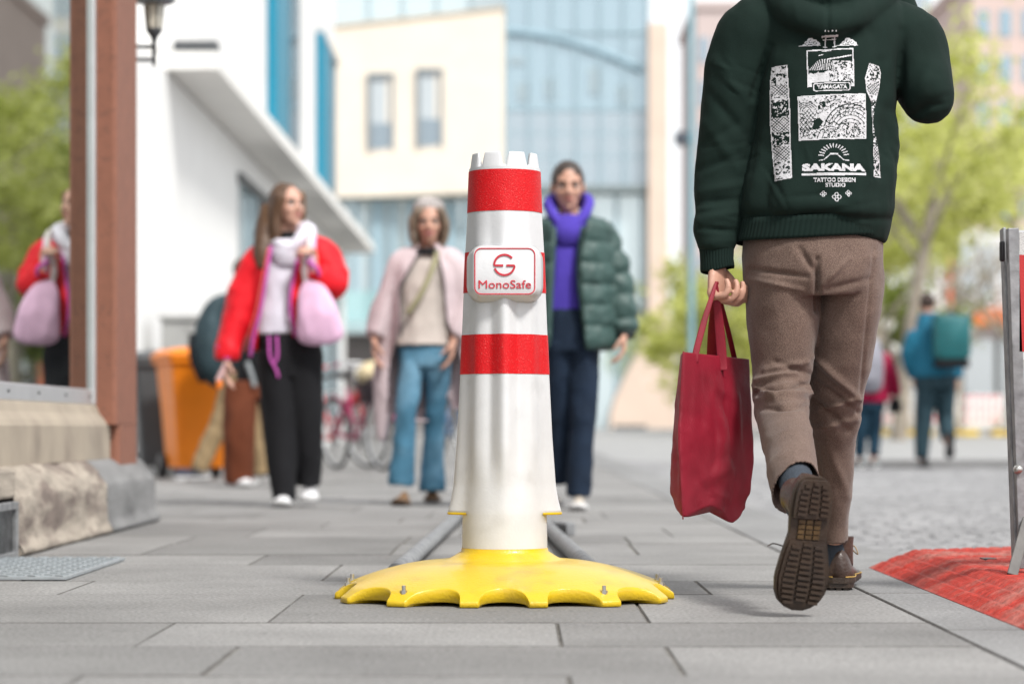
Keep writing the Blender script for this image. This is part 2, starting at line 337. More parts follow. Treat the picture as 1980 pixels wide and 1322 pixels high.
# lantern on the far side of the pillar
IRON = mat('black_iron', (.035, .037, .042), .5, .1, 30); LG = mat('lantern_glass', (.55, .52, .44), .15, .1, 10, spec=.8)
lc = Vector((-1.752, 11.55, 0)); kx = 11.55/F
def LZ(v): return H+(V0-v)*kx
ln = root('wall_lantern', 'old iron wall lantern with wide hood, hung behind the brown pillar', 'lantern', (lc.x, lc.y, LZ(150)))
def lathe(mb, c, prof, n=20, sq=False):
    mb.rings([[(c[0]+r*math.cos(q), c[1]+r*math.sin(q), z) for q in np.linspace(0, 2*math.pi, n, endpoint=False)] for r, z in prof])
lx = (298-U0)*kx; c = (lx, lc.y)
m_ = MB(); lathe(m_, c, [(.004, LZ(-28)), (.045, LZ(-20)), (.06, LZ(0)), (.1, LZ(22)), (.105, LZ(28)), (.09, LZ(34)), (.03, LZ(36))]); m_.build('hood', mat('hood_metal', (.23, .25, .28), .4, metal=.5), ln, True)
m_ = MB(); lathe(m_, c, [(.042, LZ(36)), (.046, LZ(40)), (.034, LZ(84)), (.03, LZ(86))], 6); m_.build('lamp_glass', LG, ln)
m_ = MB(); lathe(m_, c, [(.036, LZ(82)), (.04, LZ(86)), (.02, LZ(97)), (.012, LZ(104)), (.010, LZ(148)), (.004, LZ(152))])
for q in range(6):
    q = q*math.pi/3; m_.tube((lx+.047*math.cos(q), lc.y+.047*math.sin(q), LZ(38)), (lx+.035*math.cos(q), lc.y+.035*math.sin(q), LZ(86)), .004, 6)
m_.tube((lx, lc.y, LZ(115)), (-1.9, lc.y, LZ(115)), .009); m_.tube((lx, lc.y, LZ(140)), (-1.9, lc.y, LZ(140)), .009); m_.tube((-1.885, lc.y, LZ(100)), (-1.885, lc.y, LZ(160)), .014)
m_.build('bracket', IRON, ln, True)
mw = MB(); mw.box(-5, -1.9, 11.06, 11.75, 0, 8.5); mw.build('side_wall', SAND, sh)

# the whole shop front stands a little nearer than first measured: scale its plan about the camera
for r_ in (sh, ln):
    st_ = [r_]; r_.location.x *= .966; r_.location.y *= .966
    while st_:
        o_ = st_.pop(); st_ += [c_ for c_ in bpy.data.objects if c_.parent == o_]
        if o_.type == 'MESH': o_.data.transform(Matrix.Diagonal((.966, .966, 1, 1)))
# ================================================================ BOLLARD
def dirt_plastic(name, col, rough=.35, dc=(.33, .32, .30), coat=.2, lo=.6, hi=.8, bump=.1, bs=170, amt=.35):
    m = mat(name, col, rough, .04, 20, bump, bs, coat=coat, col2=tuple(a*(1-amt)+b*amt for a, b in zip(col, dc)), c2s=11, c2lo=lo, c2hi=hi)
    return m
BW = dirt_plastic('white_plastic', (.60, .605, .615)); BY = dirt_plastic('yellow_plastic', (.64, .43, .008), .36, (.22, .15, .05), lo=.54, hi=.8, amt=.45, bump=.35)
BR = mat('red_reflective_film', (.60, .006, .010), .45, .12, 400, .6, 330, spec=.25, col2=(.72, .11, .10), c2s=330, c2lo=.6, c2hi=.72)
BRP = mat('red_paint', (.5, .02, .035), .4, .1, 60); BOLT = mat('bolt_steel', (.45, .44, .42), .35, .15, 50, metal=.9)
BX, BYY = -.031, 6.0
bo = root('bollard', 'tall red and white plastic bollard with battlement top and round yellow foot', 'bollard', (BX, BYY, 0))
prof = [(.118, .106, 0), (.205, .1045, 0), (.2056, .1045, .0375), (.235, .102, .032), (.275, .0985, .0285), (.33, .0965, .0265), (.39, .095, .0235), (.55, .092, .0185), (.65, .0905, .0155), (.75, .0895, .0125), (.85, .0885, .0095), (.95, .0878, .0045), (1.05, .0872, .0015), (1.10, .086, 0)]
def bprof(z):
    zs = [p[0] for p in prof]; return np.interp(z, zs, [p[1] for p in prof]), np.interp(z, zs, [p[2] for p in prof])
def brad(q, z, off=0):
    c, a = bprof(z)
    def lobe(w, c0): return math.exp(-(((q-c0+math.pi) % (2*math.pi)-math.pi)/w)**2)
    side = lobe(.27, 0)+lobe(.27, math.pi)
    k = min(max((z-.24)/.15, 0), 1); k = k*k*(3-2*k)*min(max((1.0-z)/.25, 0), 1)
    front = (lobe(.2, -math.pi/2)+lobe(.2, math.pi/2))*(.013*k+.004*min(max((z-.16)/.06, 0), 1)*min(max((1.0-z)/.2, 0), 1))
    diag = sum(lobe(.24, math.pi/4+i*math.pi/2) for i in range(4))*.0055*k
    gro = sum(lobe(.13, s*math.pi/2+t*.40) for s in (1, -1) for t in (1, -1))*-.0035*k
    return c+a*side+front+diag+gro+off
NT = 288; TH = np.linspace(0, 2*math.pi, NT, endpoint=False)
def shell(zs, off=0, ztop=None):
    rs = []
    for z in zs: rs.append([(BX+brad(q, z, off)*math.cos(q), BYY+brad(q, z, off)*math.sin(q), z) for q in TH])
    return rs
zs = [.118, .14, .16, .18, .2045]; mb = MB()
core = [[(BX+brad(q, z)*math.cos(q), BYY+brad(q, z)*math.sin(q), z) for q in TH] for z in zs]
mb.rings(core+shell(list(np.linspace(.2066, 1.058, 100))), cap=False)
bbody = mb.build('body', BW, bo, True)
for s_ in (0, math.pi):
    mb = MB(); qs = [s_+t for t in np.linspace(-.48, .48, 40)]
    mb.rings([[(BX+r_(q)*math.cos(q), BYY+r_(q)*math.sin(q), z) for q in qs] for r_, z in ((lambda q: brad(q, .2045)-.001, .2055), (lambda q: brad(q, .2045)+.001, .2030), (lambda q: brad(q, .2066)-.001, .2030), (lambda q: brad(q, .2066)+.0007, .2045), (lambda q: brad(q, .2066)+.0007, .2088), (lambda q: brad(q, .2066)-.002, .2089))], cap=False, closed=False)
    mb.build('notch_edge', BY, bbody, True)
# battlement crown
def ztop(q):
    best = 0
    for i in range(8):
        d = abs(((q-(-math.pi/2+i*math.pi/4))+math.pi) % (2*math.pi)-math.pi)
        t = (d-.055)/.095; best = max(best, 1-min(max(t, 0), 1)**.7 if d < .15 else 0)
    return 1.094-.031*best
mb = MB(); nz = 10; NC = 720; TC = np.linspace(0, 2*math.pi, NC, endpoint=False)
ro = [[(BX+(.0872-.0006*k)*math.cos(q), BYY+(.0872-.0006*k)*math.sin(q), 1.052+(ztop(q)-.0012*(k == nz)-1.052)*k/nz) for q in TC] for k in range(nz+1)]
ri = [[(BX+(.0745)*math.cos(q), BYY+.0745*math.sin(q), z_) for q, z_ in [(q, (ztop(q)-.0012)*(1-k)+1.03*k) for q in TC]] for k in (0, 1)]
top = [[(BX+.0805*math.cos(q), BYY+.0805*math.sin(q), ztop(q)) for q in TC]]
mb.rings(ro+top+ri+[[(BX+.002*math.cos(q), BYY+.002*math.sin(q), 1.03) for q in TC]], cap=False)
mb.build('crown', BW, bo, True)
for z0, z1 in ((.949, 1.051), (.751, .851), (.550, .647)):
    mb = MB(); mb.rings(shell(list(np.linspace(z0, z1, 12)), .0011), cap=False)
    s_ = mb.build('reflective_band', BR, bo, True)
# yellow foot
NB = 16
def bite(q):
    ph = (q+math.pi/2)/(2*math.pi/NB); d = abs(ph-round(ph))          # 0 in the middle of a bite
    hw = .365
    return math.sqrt(max(1-(d/hw)**2, 0)) if d < hw else 0
def outl(q):
    n_ = 3.1; return 1/((abs(math.cos(q)/.414)**n_+abs(math.sin(q)/.405)**n_)**(1/n_))
def dome(s): return .010+.083*max(1-(max(s-.2, 0)/.86)**2.15, 0)-.006*max(s-.93, 0)/.07
NF = 1120; TF = np.linspace(0, 2*math.pi, NF, endpoint=False); mb = MB(); rs = []
cz = lambda q: brad(q, .13)
for z in (.1215, .112): rs.append([(BX+(cz(q)+.0008+(.1215-z)*.2)*math.cos(q), BYY+(cz(q)+.0008+(.1215-z)*.2)*math.sin(q), z) for q in TF])
for k in range(1, 43):
    t = k/40 if k < 40 else (.985, .996, 1)[k-40]; ring = []
    for q in TF:
        Ro = outl(q); Rb = Ro-.052*bite(q); r0 = cz(q)+.005; r = r0+(Rb-r0)*t; s = r/Ro
        z = dome(s); fil = max(0, 1-(r-r0)/.045); z = max(z, 0)+(.112-z)*fil**2.0
        ring.append((BX+r*math.cos(q), BYY+r*math.sin(q), z))
    rs.append(ring)
edge = rs[-1]
rs.append([(x+(BX-x)*-.004, y+(BYY-y)*-.004, z-.003) for x, y, z in edge])
def lowz(q): return .001+.009*bite(q)**.5
rs.append([(x+(BX-x)*-.006, y+(BYY-y)*-.006, lowz(q)+.002) for (x, y, z), q in zip(edge, TF)])
rs.append([(x+(BX-x)*.01, y+(BYY-y)*.01, lowz(q)) for (x, y, z), q in zip(edge, TF)])
rs.append([(BX+.1*math.cos(q), BYY+.1*math.sin(q), .004) for q in TF])
mb.rings(rs, cap=False); foot = mb.build('foot', BY, bo, True)
for i in range(NB):
    q = -math.pi/2+(i+.5)*2*math.pi/NB
    if i in (0, 2, 5, 7, 8, 10, 13, 15) : continue
    r = outl(q)-.030; x, y = BX+r*math.cos(q), BYY+r*math.sin(q); z = dome(r/outl(q))
    m_ = MB(); m_.limb([(x, y, z-.01), (x, y, z+.016)], [.0048, .0048], n=12, sub=1, ends=False); m_.limb([(x, y, z-.004), (x, y, z+.0045)], [.0085, .0085], n=6, sub=1, ends=False)
    m_.build('bolt', BOLT, foot)
# raised name plate
def rrect(w, h, r, n=6):
    pts = []
    for cx, cy, a0 in ((w/2-r, h/2-r, 0), (-w/2+r, h/2-r, 90), (-w/2+r, -h/2+r, 180), (w/2-r, -h/2+r, 270)):
        for k in range(n+1): a = R(a0+90*k/n); pts.append((cx+r*math.cos(a), cy+r*math.sin(a)))
    return pts
PZ = .798; PY = BYY-.1205
mb = MB(); secs = [(.188, .150, .045, -.060), (.172, .134, .03, -.028), (.160, .124, .022, -.008), (.153, .118, .019, -.001), (.150, .115, .018, 0)]
mb.rings([[(BX+.001+x, PY-yo, PZ+z-(.0035 if yo < -.02 else 0)) for x, z in rrect(w_, h_, r_)] for w_, h_, r_, yo in secs])
plate = mb.build('name_plate', BW, bo, True)
def ribbon(mb, pts, wd, y, th=.002, closed=False):      # flat raised stroke in the plate's plane
    pts = [Vector((p[0], p[1])) for p in pts]; n = len(pts); L_, R_ = [], []
    for i, p in enumerate(pts):
        a = pts[(i-1) % n] if closed or i else p; b = pts[(i+1) % n] if closed or i < n-1 else p
        t = (b-a).normalized(); nn = Vector((-t.y, t.x)); L_.append(p+nn*wd/2); R_.append(p-nn*wd/2)
    rr = [[(l.x, y, l.y), (l.x, y-th, l.y), (r.x, y-th, r.y), (r.x, y, r.y)] for l, r in zip(L_, R_)]
    if closed: rr.append(rr[0])
    mb.rings(rr, cap=not closed)
mb = MB(); ribbon(mb, [(BX+.001+x, PZ+z) for x, z in rrect(.146, .111, .016)], .0026, PY+.0004, closed=True)
mb.build('plate_border', BRP, plate)
mb = MB(); cx, cz_ = BX+.0, PZ+.0155; r_ = .0248; yy = PY+.0004
arc = lambda a0, a1, n=26: [(cx+r_*math.cos(R(a0+(a1-a0)*k/n)), cz_+r_*math.sin(R(a0+(a1-a0)*k/n))) for k in range(n+1)]
ribbon(mb, arc(42, 178)+[(cx-r_+.0005, cz_-.0015), (cx-.003, cz_-.0015)], .0048, yy, .003)
ribbon(mb, [(cx+.005, cz_-.0015), (cx+r_-.0005, cz_-.0015)]+arc(-8, -160), .0048, yy, .003)
mb.build('emblem', BRP, plate)
def text_pts(body, size, bold=0, xscale=1, res=4, space=1):
    cu = bpy.data.curves.new('t', 'FONT'); cu.body = body; cu.size = size; cu.align_x = 'CENTER'; cu.offset = bold; cu.resolution_u = res; cu.space_character = space
    o = bpy.data.objects.new('t', cu); COL.objects.link(o); dg = bpy.context.evaluated_depsgraph_get(); me = bpy.data.meshes.new_from_object(o.evaluated_get(dg))
    v = [(p.co.x*xscale, p.co.y) for p in me.vertices]; f = [tuple(p.vertices) for p in me.polygons]
    bpy.data.objects.remove(o); bpy.data.meshes.remove(me); return v, f
tv, tf = text_pts('MonoSafe', .0285, .0, 1.0)
wx = max(p[0] for p in tv)-min(p[0] for p in tv); k = .128/wx; mxx = (max(p[0] for p in tv)+min(p[0] for p in tv))/2
tv = [((p[0]-mxx)*k, p[1]) for p in tv]; n0 = len(tv); mb = MB(); z0 = PZ-.0415
mb.add([(BX+.001+x, PY-.0022, z0+z) for x, z in tv], tf)
ed = {}
for q in tf:
    for a, b in zip(q, q[1:]+q[:1]): ed[(a, b)] = 1
side = [(a, b) for a, b in ed if (b, a) not in ed]
mb.add([(BX+.001+x, PY-.0022, z0+z) for x, z in tv]+[(BX+.001+x, PY+.0006, z0+z) for x, z in tv], [(a, b, b+n0, a+n0) for a, b in side])
mb.build('lettering', BRP, plate)

# galvanised ground frame behind the bollard
fr = root('steel_frame', 'galvanised tube frame lying on the paving behind the bollard', 'frame', (-.05, 9, 0))
for a, b in (((-.326, 6.5, .03), (-.245, 11.3, .03)), ((.207, 6.5, .03), (.075, 10.9, .03))):
    m_ = MB(); m_.limb([a, b], [.025, .025], n=14, sub=1); m_.build('tube', STEEL, fr, True)
m_ = MB(); m_.limb([(-.24, 10.6, .032), (.04, 10.15, .032)], [.022, .022], n=12, sub=1); m_.build('cross_tube', STEEL, fr, True)
m_ = MB(); m_.prism([(.10, 9.6, .0), (.19, 9.3, .0), (.225, 9.36, 0), (.13, 9.75, 0)], (0, 0, .05)); m_.build('end_bracket', STEEL, fr, bevel=.005)

# ================================================================ RED FOOT PLATE AND BARRIER
RR = mat('recycled_red_rubber', (.36, .036, .025), .7, .25, 30, .6, 160, spec=.25, world=True, col2=(.33, .14, .115), c2s=7, c2lo=.45, c2hi=.7)
def rampz(x, y, x0, y1):
    a = (x-x0)/.12; b = (y1+.55*(x-x0)-y)/.15
    return .055*min(max(min(a, b), 0), 1)
def ramp_piece(y0, y1, name, x0=1.047, x1=2.15, tip=False, par=None, ang=0):
    v = []; f = []; dx, dy = .009, .0072; nx = int((x1-x0)/dx); ny = int((y1-y0)/dy)
    for j in range(ny+1):
        for i in range(nx+1):
            x = x0+(x1-x0)*(i/nx); y = y0+(y1-y0)*j/ny
            yb = 7.2; z = rampz(x, y, x0, yb)
            yl = min(y, yb+.55*(x-x0)) if tip else y
            row = int((x-x0)/.045); ph = (yl+.45*abs(((x-x0)/.045) % 1-.5)*.03+row*.013)/.031*2*math.pi
            bar = .0055*min(max(math.sin(ph)+.55, 0)*1.6, 1) if ((x-x0)/.045) % 1 > .05 else .002
            e = min((y-y0)/.012, (y1-y)/.012, 1); z = z+bar*min(1, z/.008)-(1-max(e, 0))*.012*min(1, z/.01)
            v.append((x, yl, max(z, .0025)+.0))
    n = nx+1
    for j in range(ny):
        for i in range(nx): f.append((j*n+i, j*n+i+1, j*n+n+i+1, j*n+n+i))
    b0 = len(v); bord = [i for i in range(n)]+[j*n+nx for j in range(1, ny+1)]+[ny*n+i for i in range(nx-1, -1, -1)]+[j*n for j in range(ny-1, 0, -1)]
    for i in bord: v.append((v[i][0], v[i][1], -.004))
    m = len(bord); f += [(bord[(k+1) % m], bord[k], b0+k, b0+(k+1) % m) for k in range(m)]
    return mesh_obj(name, v, f, RR, par)
rp = root('barrier_foot', 'ribbed red rubber ramp foot with scuffed top at the kerb', 'barrier foot', (1.6, 6, 0))
ramp_piece(3.9, 5.40, 'front_plate', par=rp); ramp_piece(5.416, 6.80, 'middle_plate', par=rp); ramp_piece(6.83, 7.75, 'end_plate', tip=True, par=rp)
for x, y in ((1.34, 5.72), (1.38, 5.58), (1.29, 6.62), (1.5, 6.7)):
    m_ = MB(); m_.box(x-.018, x+.018, y-.03, y+.03, .045, .0615); m_.build('slot', BLACK, rp)
br = root('barricade', 'folding steel barrier with red and white reflective panel standing on the red ramp', 'barricade', (1.26, 6.0, .05))
GS = STEEL; kx = 6.0/F
def Q(u, v, d=6.0): return P(u, v, d)
def bar(mb, a, b, w_, t_, side=(1, 0, 0)):
    a, b = Vector(a), Vector(b); d = (b-a).normalized(); s = Vector(side); s = (s-d*s.dot(d)).normalized(); n = d.cross(s)
    mb.prism([a+s*w_/2+n*t_/2, a-s*w_/2+n*t_/2, a-s*w_/2-n*t_/2, a+s*w_/2-n*t_/2], b-a)
m_ = MB(); a, b = Q(1979, 1098), Q(1957, 442)
bar(m_, a, b, .027, .034); m_.build('post', GS, br, bevel=.002)
m_ = MB(); bar(m_, Q(1963, 1104, 6.02), Q(1939, 442, 6.08), .008, .045); m_.build('rear_post', GS, br, bevel=.002)
m_ = MB(); bar(m_, Q(1957, 1112, 5.9), Q(1999, 960, 6.02), .026, .012); m_.build('brace', mat('dark_steel', (.11, .105, .1), .6, .2, 20, .3, 90), br, bevel=.002)
m_ = MB(); m_.limb([Q(1938, 470, 6.03), Q(1938, 502, 6.03)], [(.007, .012), (.007, .012)], n=12, sub=1); m_.build('end_stop', BLACK, br, True)
m_ = MB(); p = Q(1968, 907, 5.975); m_.limb([p, p+Vector((0, -.012, 0))], [.012, .010], ref=(0, 0, 1), n=14, sub=1); m_.build('bolt', BOLT, br, True)
RFW = mat('honeycomb_film', (.6, .6, .58), .4, .35, 420, .3, 300, col2=(.2, .2, .2), c2s=420, c2lo=.5, c2hi=.6); RFR = mat('red_film', (.42, .02, .02), .4, .15, 300, .2, 300)
x0 = Q(1967, 0).x; z1, z0 = Q(0, 450).z, Q(0, 680).z
pn = MB(); pn.box(x0, x0+1.0, 5.985, 5.997, z0-.02, z1+.005); pp = pn.build('panel', ALU, br)
m_ = MB(); m_.prism([(x0+.002, 5.9835, z1-.0), (x0+.002, 5.9835, z1-.055), (x0+.03, 5.9835, z1-.06), (x0+.24, 5.9835, z1-.0)], (0, .0012, 0)); m_.build('white_field', RFW, pp)
for k in range(5):
    o_ = k*.3-.0
    m_ = MB(); xa = x0+.002+max(o_-.0, 0); m_.prism([(xa, 5.983, z1-.056 if k == 0 else z1), (xa, 5.983, z0), (min(xa+.15, x0+.99), 5.983, z0), (min(xa+.17, x0+.99), 5.983, z1-.06 if k == 0 else z1)], (0, .0012, 0)); m_.build('red_field', RFR, pp)
m_ = MB(); bar(m_, (x0+1.02, 5.99, .06), (x0+1.02, 5.99, z1), .027, .034); m_.build('post', GS, br, bevel=.002)
m_ = MB(); bar(m_, (x0+1.02, 6.25, .05), (x0+1.02, 6.01, .42), .022, .012); m_.build('brace', GS, br, bevel=.002)
# ================================================================ PEOPLE: helpers
def pl(mb, d, rows, n=18, sub=4, ref=(0, 1, 0), ends=False):      # rows: (u, v, depth offset, width in photo pixels, depth/width ratio)
    pts, rads = [], []
    for r in rows:
        u, v, dy, w_ = r[:4]; q = r[4] if len(r) > 4 else 1.0; k = (d+dy)/F
        pts.append(P(u, v, d+dy)); rads.append((w_/2*k, w_/2*k*q))
    mb.limb(pts, rads, ref=ref, n=n, sub=sub, ends=ends)
def hand(mb, w_, d, pn, th, curl=.45, s=1.0, rf=.0085, thumb=.35, spread=0):
    w_, d, pn, th = Vector(w_), Vector(d).normalized(), Vector(pn), Vector(th)
    pn = (pn-d*pn.dot(d)).normalized(); th = (th-d*th.dot(d)-pn*th.dot(pn)).normalized()
    mb.limb([w_-d*.03*s, w_+d*.01*s, w_+d*.05*s, w_+d*.088*s], [(.024*s, .019*s), (.030*s, .017*s), (.041*s, .016*s), (.040*s, .013*s)], ref=pn, n=14)
    ax = th
    for i in range(4):
        b = w_+d*(.086-.004*(i == 3)-.002*(i == 0))*s+th*(.030-.0205*i)*s; a = curl*(.5+.08*i); p = [b-d*.012*s, b]; fr_ = [rf*1.12*s, rf*1.12*s]
        for L_, cf, rr in zip((.042, .027, .021), (1.0, 1.9, 2.5), (1.05, .95, .8)):
            aa = a+curl*(cf-.5); dd = d*math.cos(aa)+pn*math.sin(aa)+th*spread*(1.5-i)*.12; b = b+dd*L_*s*(1, 1.08, 1.0, .8)[i]; p.append(b); fr_.append(rf*rr*s)
        mb.limb(p, fr_, ref=th, n=10, sub=2)
    b = w_+d*.022*s+th*.026*s; d1 = (d*.62+th*.62+pn*.45).normalized(); b1 = b+d1*.042*s; d2 = (d*.8+th*(.45-thumb)+pn*(.35+thumb*.6)).normalized(); b2 = b1+d2*.034*s; d3 = (d*.8+th*(.2-thumb)+pn*(.4+thumb)).normalized(); b3 = b2+d3*.024*s
    mb.limb([b-d1*.015*s, b, b1, b2, b3], [.014*s, .014*s, .0115*s, .0105*s, .008*s], ref=pn, n=10, sub=2)
def head_mat(c, yaw, pitch=0, roll=0):
    Y = Vector((math.sin(yaw)*math.cos(pitch), -math.cos(yaw)*math.cos(pitch), math.sin(pitch))); Z0 = Vector((math.sin(roll), 0, math.cos(roll)))
    X = Y.cross(Z0).normalized(); Z = X.cross(Y).normalized()
    M = Matrix((X, Y, Z)).transposed().to_4x4(); M.translation = Vector(c); return M
def head_shape(mb, M, s=1.0):
    mb.T = M @ Matrix.Scale(s, 4)
    mb.ell((0, -.008, .028), (.074, .094, .090)); mb.ell((0, .022, -.02), (.064, .068, .075)); mb.ell((0, .038, -.066), (.044, .050, .046)); mb.ell((0, .062, -.092), (.022, .024, .020))
    mb.ell((.034, .055, -.022), (.026, .028, .026)); mb.ell((-.034, .055, -.022), (.026, .028, .026)); mb.ell((0, .066, .028), (.052, .024, .016))
    mb.limb([(0, .082, .018), (0, .097, -.006), (0, .108, -.026)], [.009, .010, .013], ref=(1, 0, 0), n=10); mb.ell((.012, .095, -.029), (.009, .010, .008)); mb.ell((-.012, .095, -.029), (.009, .010, .008))
    mb.ell((0, .083, -.058), (.022, .014, .012))
    for sx in (1, -1): mb.ell((sx*.077, -.012, -.006), (.009, .019, .032))
    mb.T = None
def face_parts(M, par, s=1.0, smile=0, brow=(.05, .03, .02), mouth_open=0, closed=False):
    MS = M @ Matrix.Scale(s, 4); bm_ = mat('eyebrow', brow, .9)
    for sx in (1, -1):
        m_ = MB(); m_.T = MS; m_.ell((sx*.031, .0765, .003), (.0145, .0085, .0085)); e = m_.build('eye', EYE_W, par, True)
        m_ = MB(); m_.T = MS; m_.ell((sx*.031, .0825, .002), (.0068, .0038, .0068)); m_.build('iris', EYE_D, e, True)
        m_ = MB(); m_.T = MS; m_.limb([(sx*.014, .088, .022), (sx*.032, .0885, .028), (sx*.050, .076, .022)], [(.004, .003), (.0045, .003), (.002, .002)], ref=(0, 1, 0), n=8); m_.build('eyebrow', bm_, par, True)
        m_ = MB(); m_.T = MS; m_.limb([(sx*.017, .0835, .008), (sx*.031, .086, .0125), (sx*.046, .077, .007)], [(.002, .003), (.0028, .003), (.0015, .002)], n=8); m_.build('eyelid', EYE_D, par, True)
    m_ = MB(); m_.T = MS; z0 = -.056; w_ = .022+.006*smile
    m_.limb([(-w_, .084, z0+.010*smile), (-w_*.4, .0965, z0+.001), (w_*.4, .0965, z0+.001), (w_, .084, z0+.010*smile)], [(.002, .003), (.0055+mouth_open*.006, .004), (.0055+mouth_open*.006, .004), (.002, .003)], n=10)
    lp = m_.build('lips', LIP, par, True)
    if mouth_open:
        m_ = MB(); m_.T = MS; m_.limb([(-w_*.8, .088, z0+.008*smile), (0, .1005, z0), (w_*.8, .088, z0+.008*smile)], [(.001, .002), (.004, .0025), (.001, .002)], n=10); m_.build('teeth', EYE_W, lp, True)
def body(root_, d, J, headM, vox=.007, skin=SKIN, hs=1.0, hands=(None, None), build_=1.0, face=None, rf=.0095):
    mb = MB(); k = d/F
    g = lambda n: P(J[n][0], J[n][1], d+(J[n][2] if len(J[n]) > 2 else 0))
    head_shape(mb, headM, hs); nk = g('neck'); hc = headM.translation
    mid = (g('hipL')+g('hipR'))/2; chest = nk+(mid-nk)*.32
    mb.limb([nk+(nk-hc)*.3, nk, hc+headM.to_3x3() @ Vector((0, -.02, -.05))], [.06, .054, .05], n=14)
    mb.limb([mid+Vector((0, 0, -.04)), mid+(nk-mid)*.25, chest, nk+(mid-nk)*.1, nk], [(.12, .07), (.105, .065), (.125, .07), (.11, .06), (.05, .05)], n=18)
    for sd in 'LR':
        sh_, el, wr = g('sh'+sd), g('el'+sd), g('wr'+sd)
        mb.limb([chest+Vector((0, .03, .04)), sh_, sh_+(el-sh_)*.3, el, el+(wr-el)*.3, wr], [.035, .042, .040, .032, .033, .024], n=12)
        hp, kn, an = g('hip'+sd), g('kn'+sd), g('an'+sd)
        mb.limb([hp+Vector((0, 0, .02)), hp+(kn-hp)*.25, kn, kn+(an-kn)*.3, an], [.07, .068, .044, .042, .028], n=14)
        hf = hands['LR'.index(sd)]
        if hf: hand(mb, wr, *hf[:3], **(hf[3] if len(hf) > 3 else {}), rf=rf)
    v, f, n = fuse(mb, vox, 4)
    b = mesh_obj('body', v, f, skin, root_, True)
    if face is not None: face_parts(headM, b, hs, **face)
    return b
def garment(name, mb, m, par, vox=.008, it=5, amp=.004, sc=(9, 9, 5), seed=0, pred=None, th=0, ridge=True, folds=None, mats=None):
    v, f, n = fuse(mb, vox, it)
    if amp: v = wrinkle(v, n, amp, sc, seed, ridge)
    if folds: v = v+n*folds(v)[:, None]
    if pred: v, f = cut(v, f, pred)
    o = mesh_obj(name, v, f, m, par, True)
    if th: s = o.modifiers.new('s', 'SOLIDIFY'); s.thickness = th; s.offset = -1
    return o
def seg_fold(v, a, b, w_, h):
    a, b = np.array(a), np.array(b); ab = b-a; t = np.clip(((v-a)@ab)/(ab@ab), 0, 1); dd = np.linalg.norm(v-(a+t[:, None]*ab), axis=1)
    return h*np.exp(-(dd/w_)**2)*(.35+.65*np.sin(np.pi*np.clip(t, .08, .92)))
def px_fold(v, n, a, b, w_, h, back=True):     # a crease along a line of the cloth facing down the street towards the camera
    u = U0+v[:, 0]/v[:, 1]*F; vv = V0-(v[:, 2]-H)/v[:, 1]*F; a, b = np.array(a, float), np.array(b, float); ab = b-a
    t = np.clip(((u-a[0])*ab[0]+(vv-a[1])*ab[1])/(ab@ab), 0, 1); dd = np.hypot(u-a[0]-t*ab[0], vv-a[1]-t*ab[1]); m = np.clip(-n[:, 1]*2+.2, 0, 1)
    return h*np.exp(-(dd/w_)**2)*(.3+.7*np.sin(np.pi*np.clip(t, .1, .9)))*m
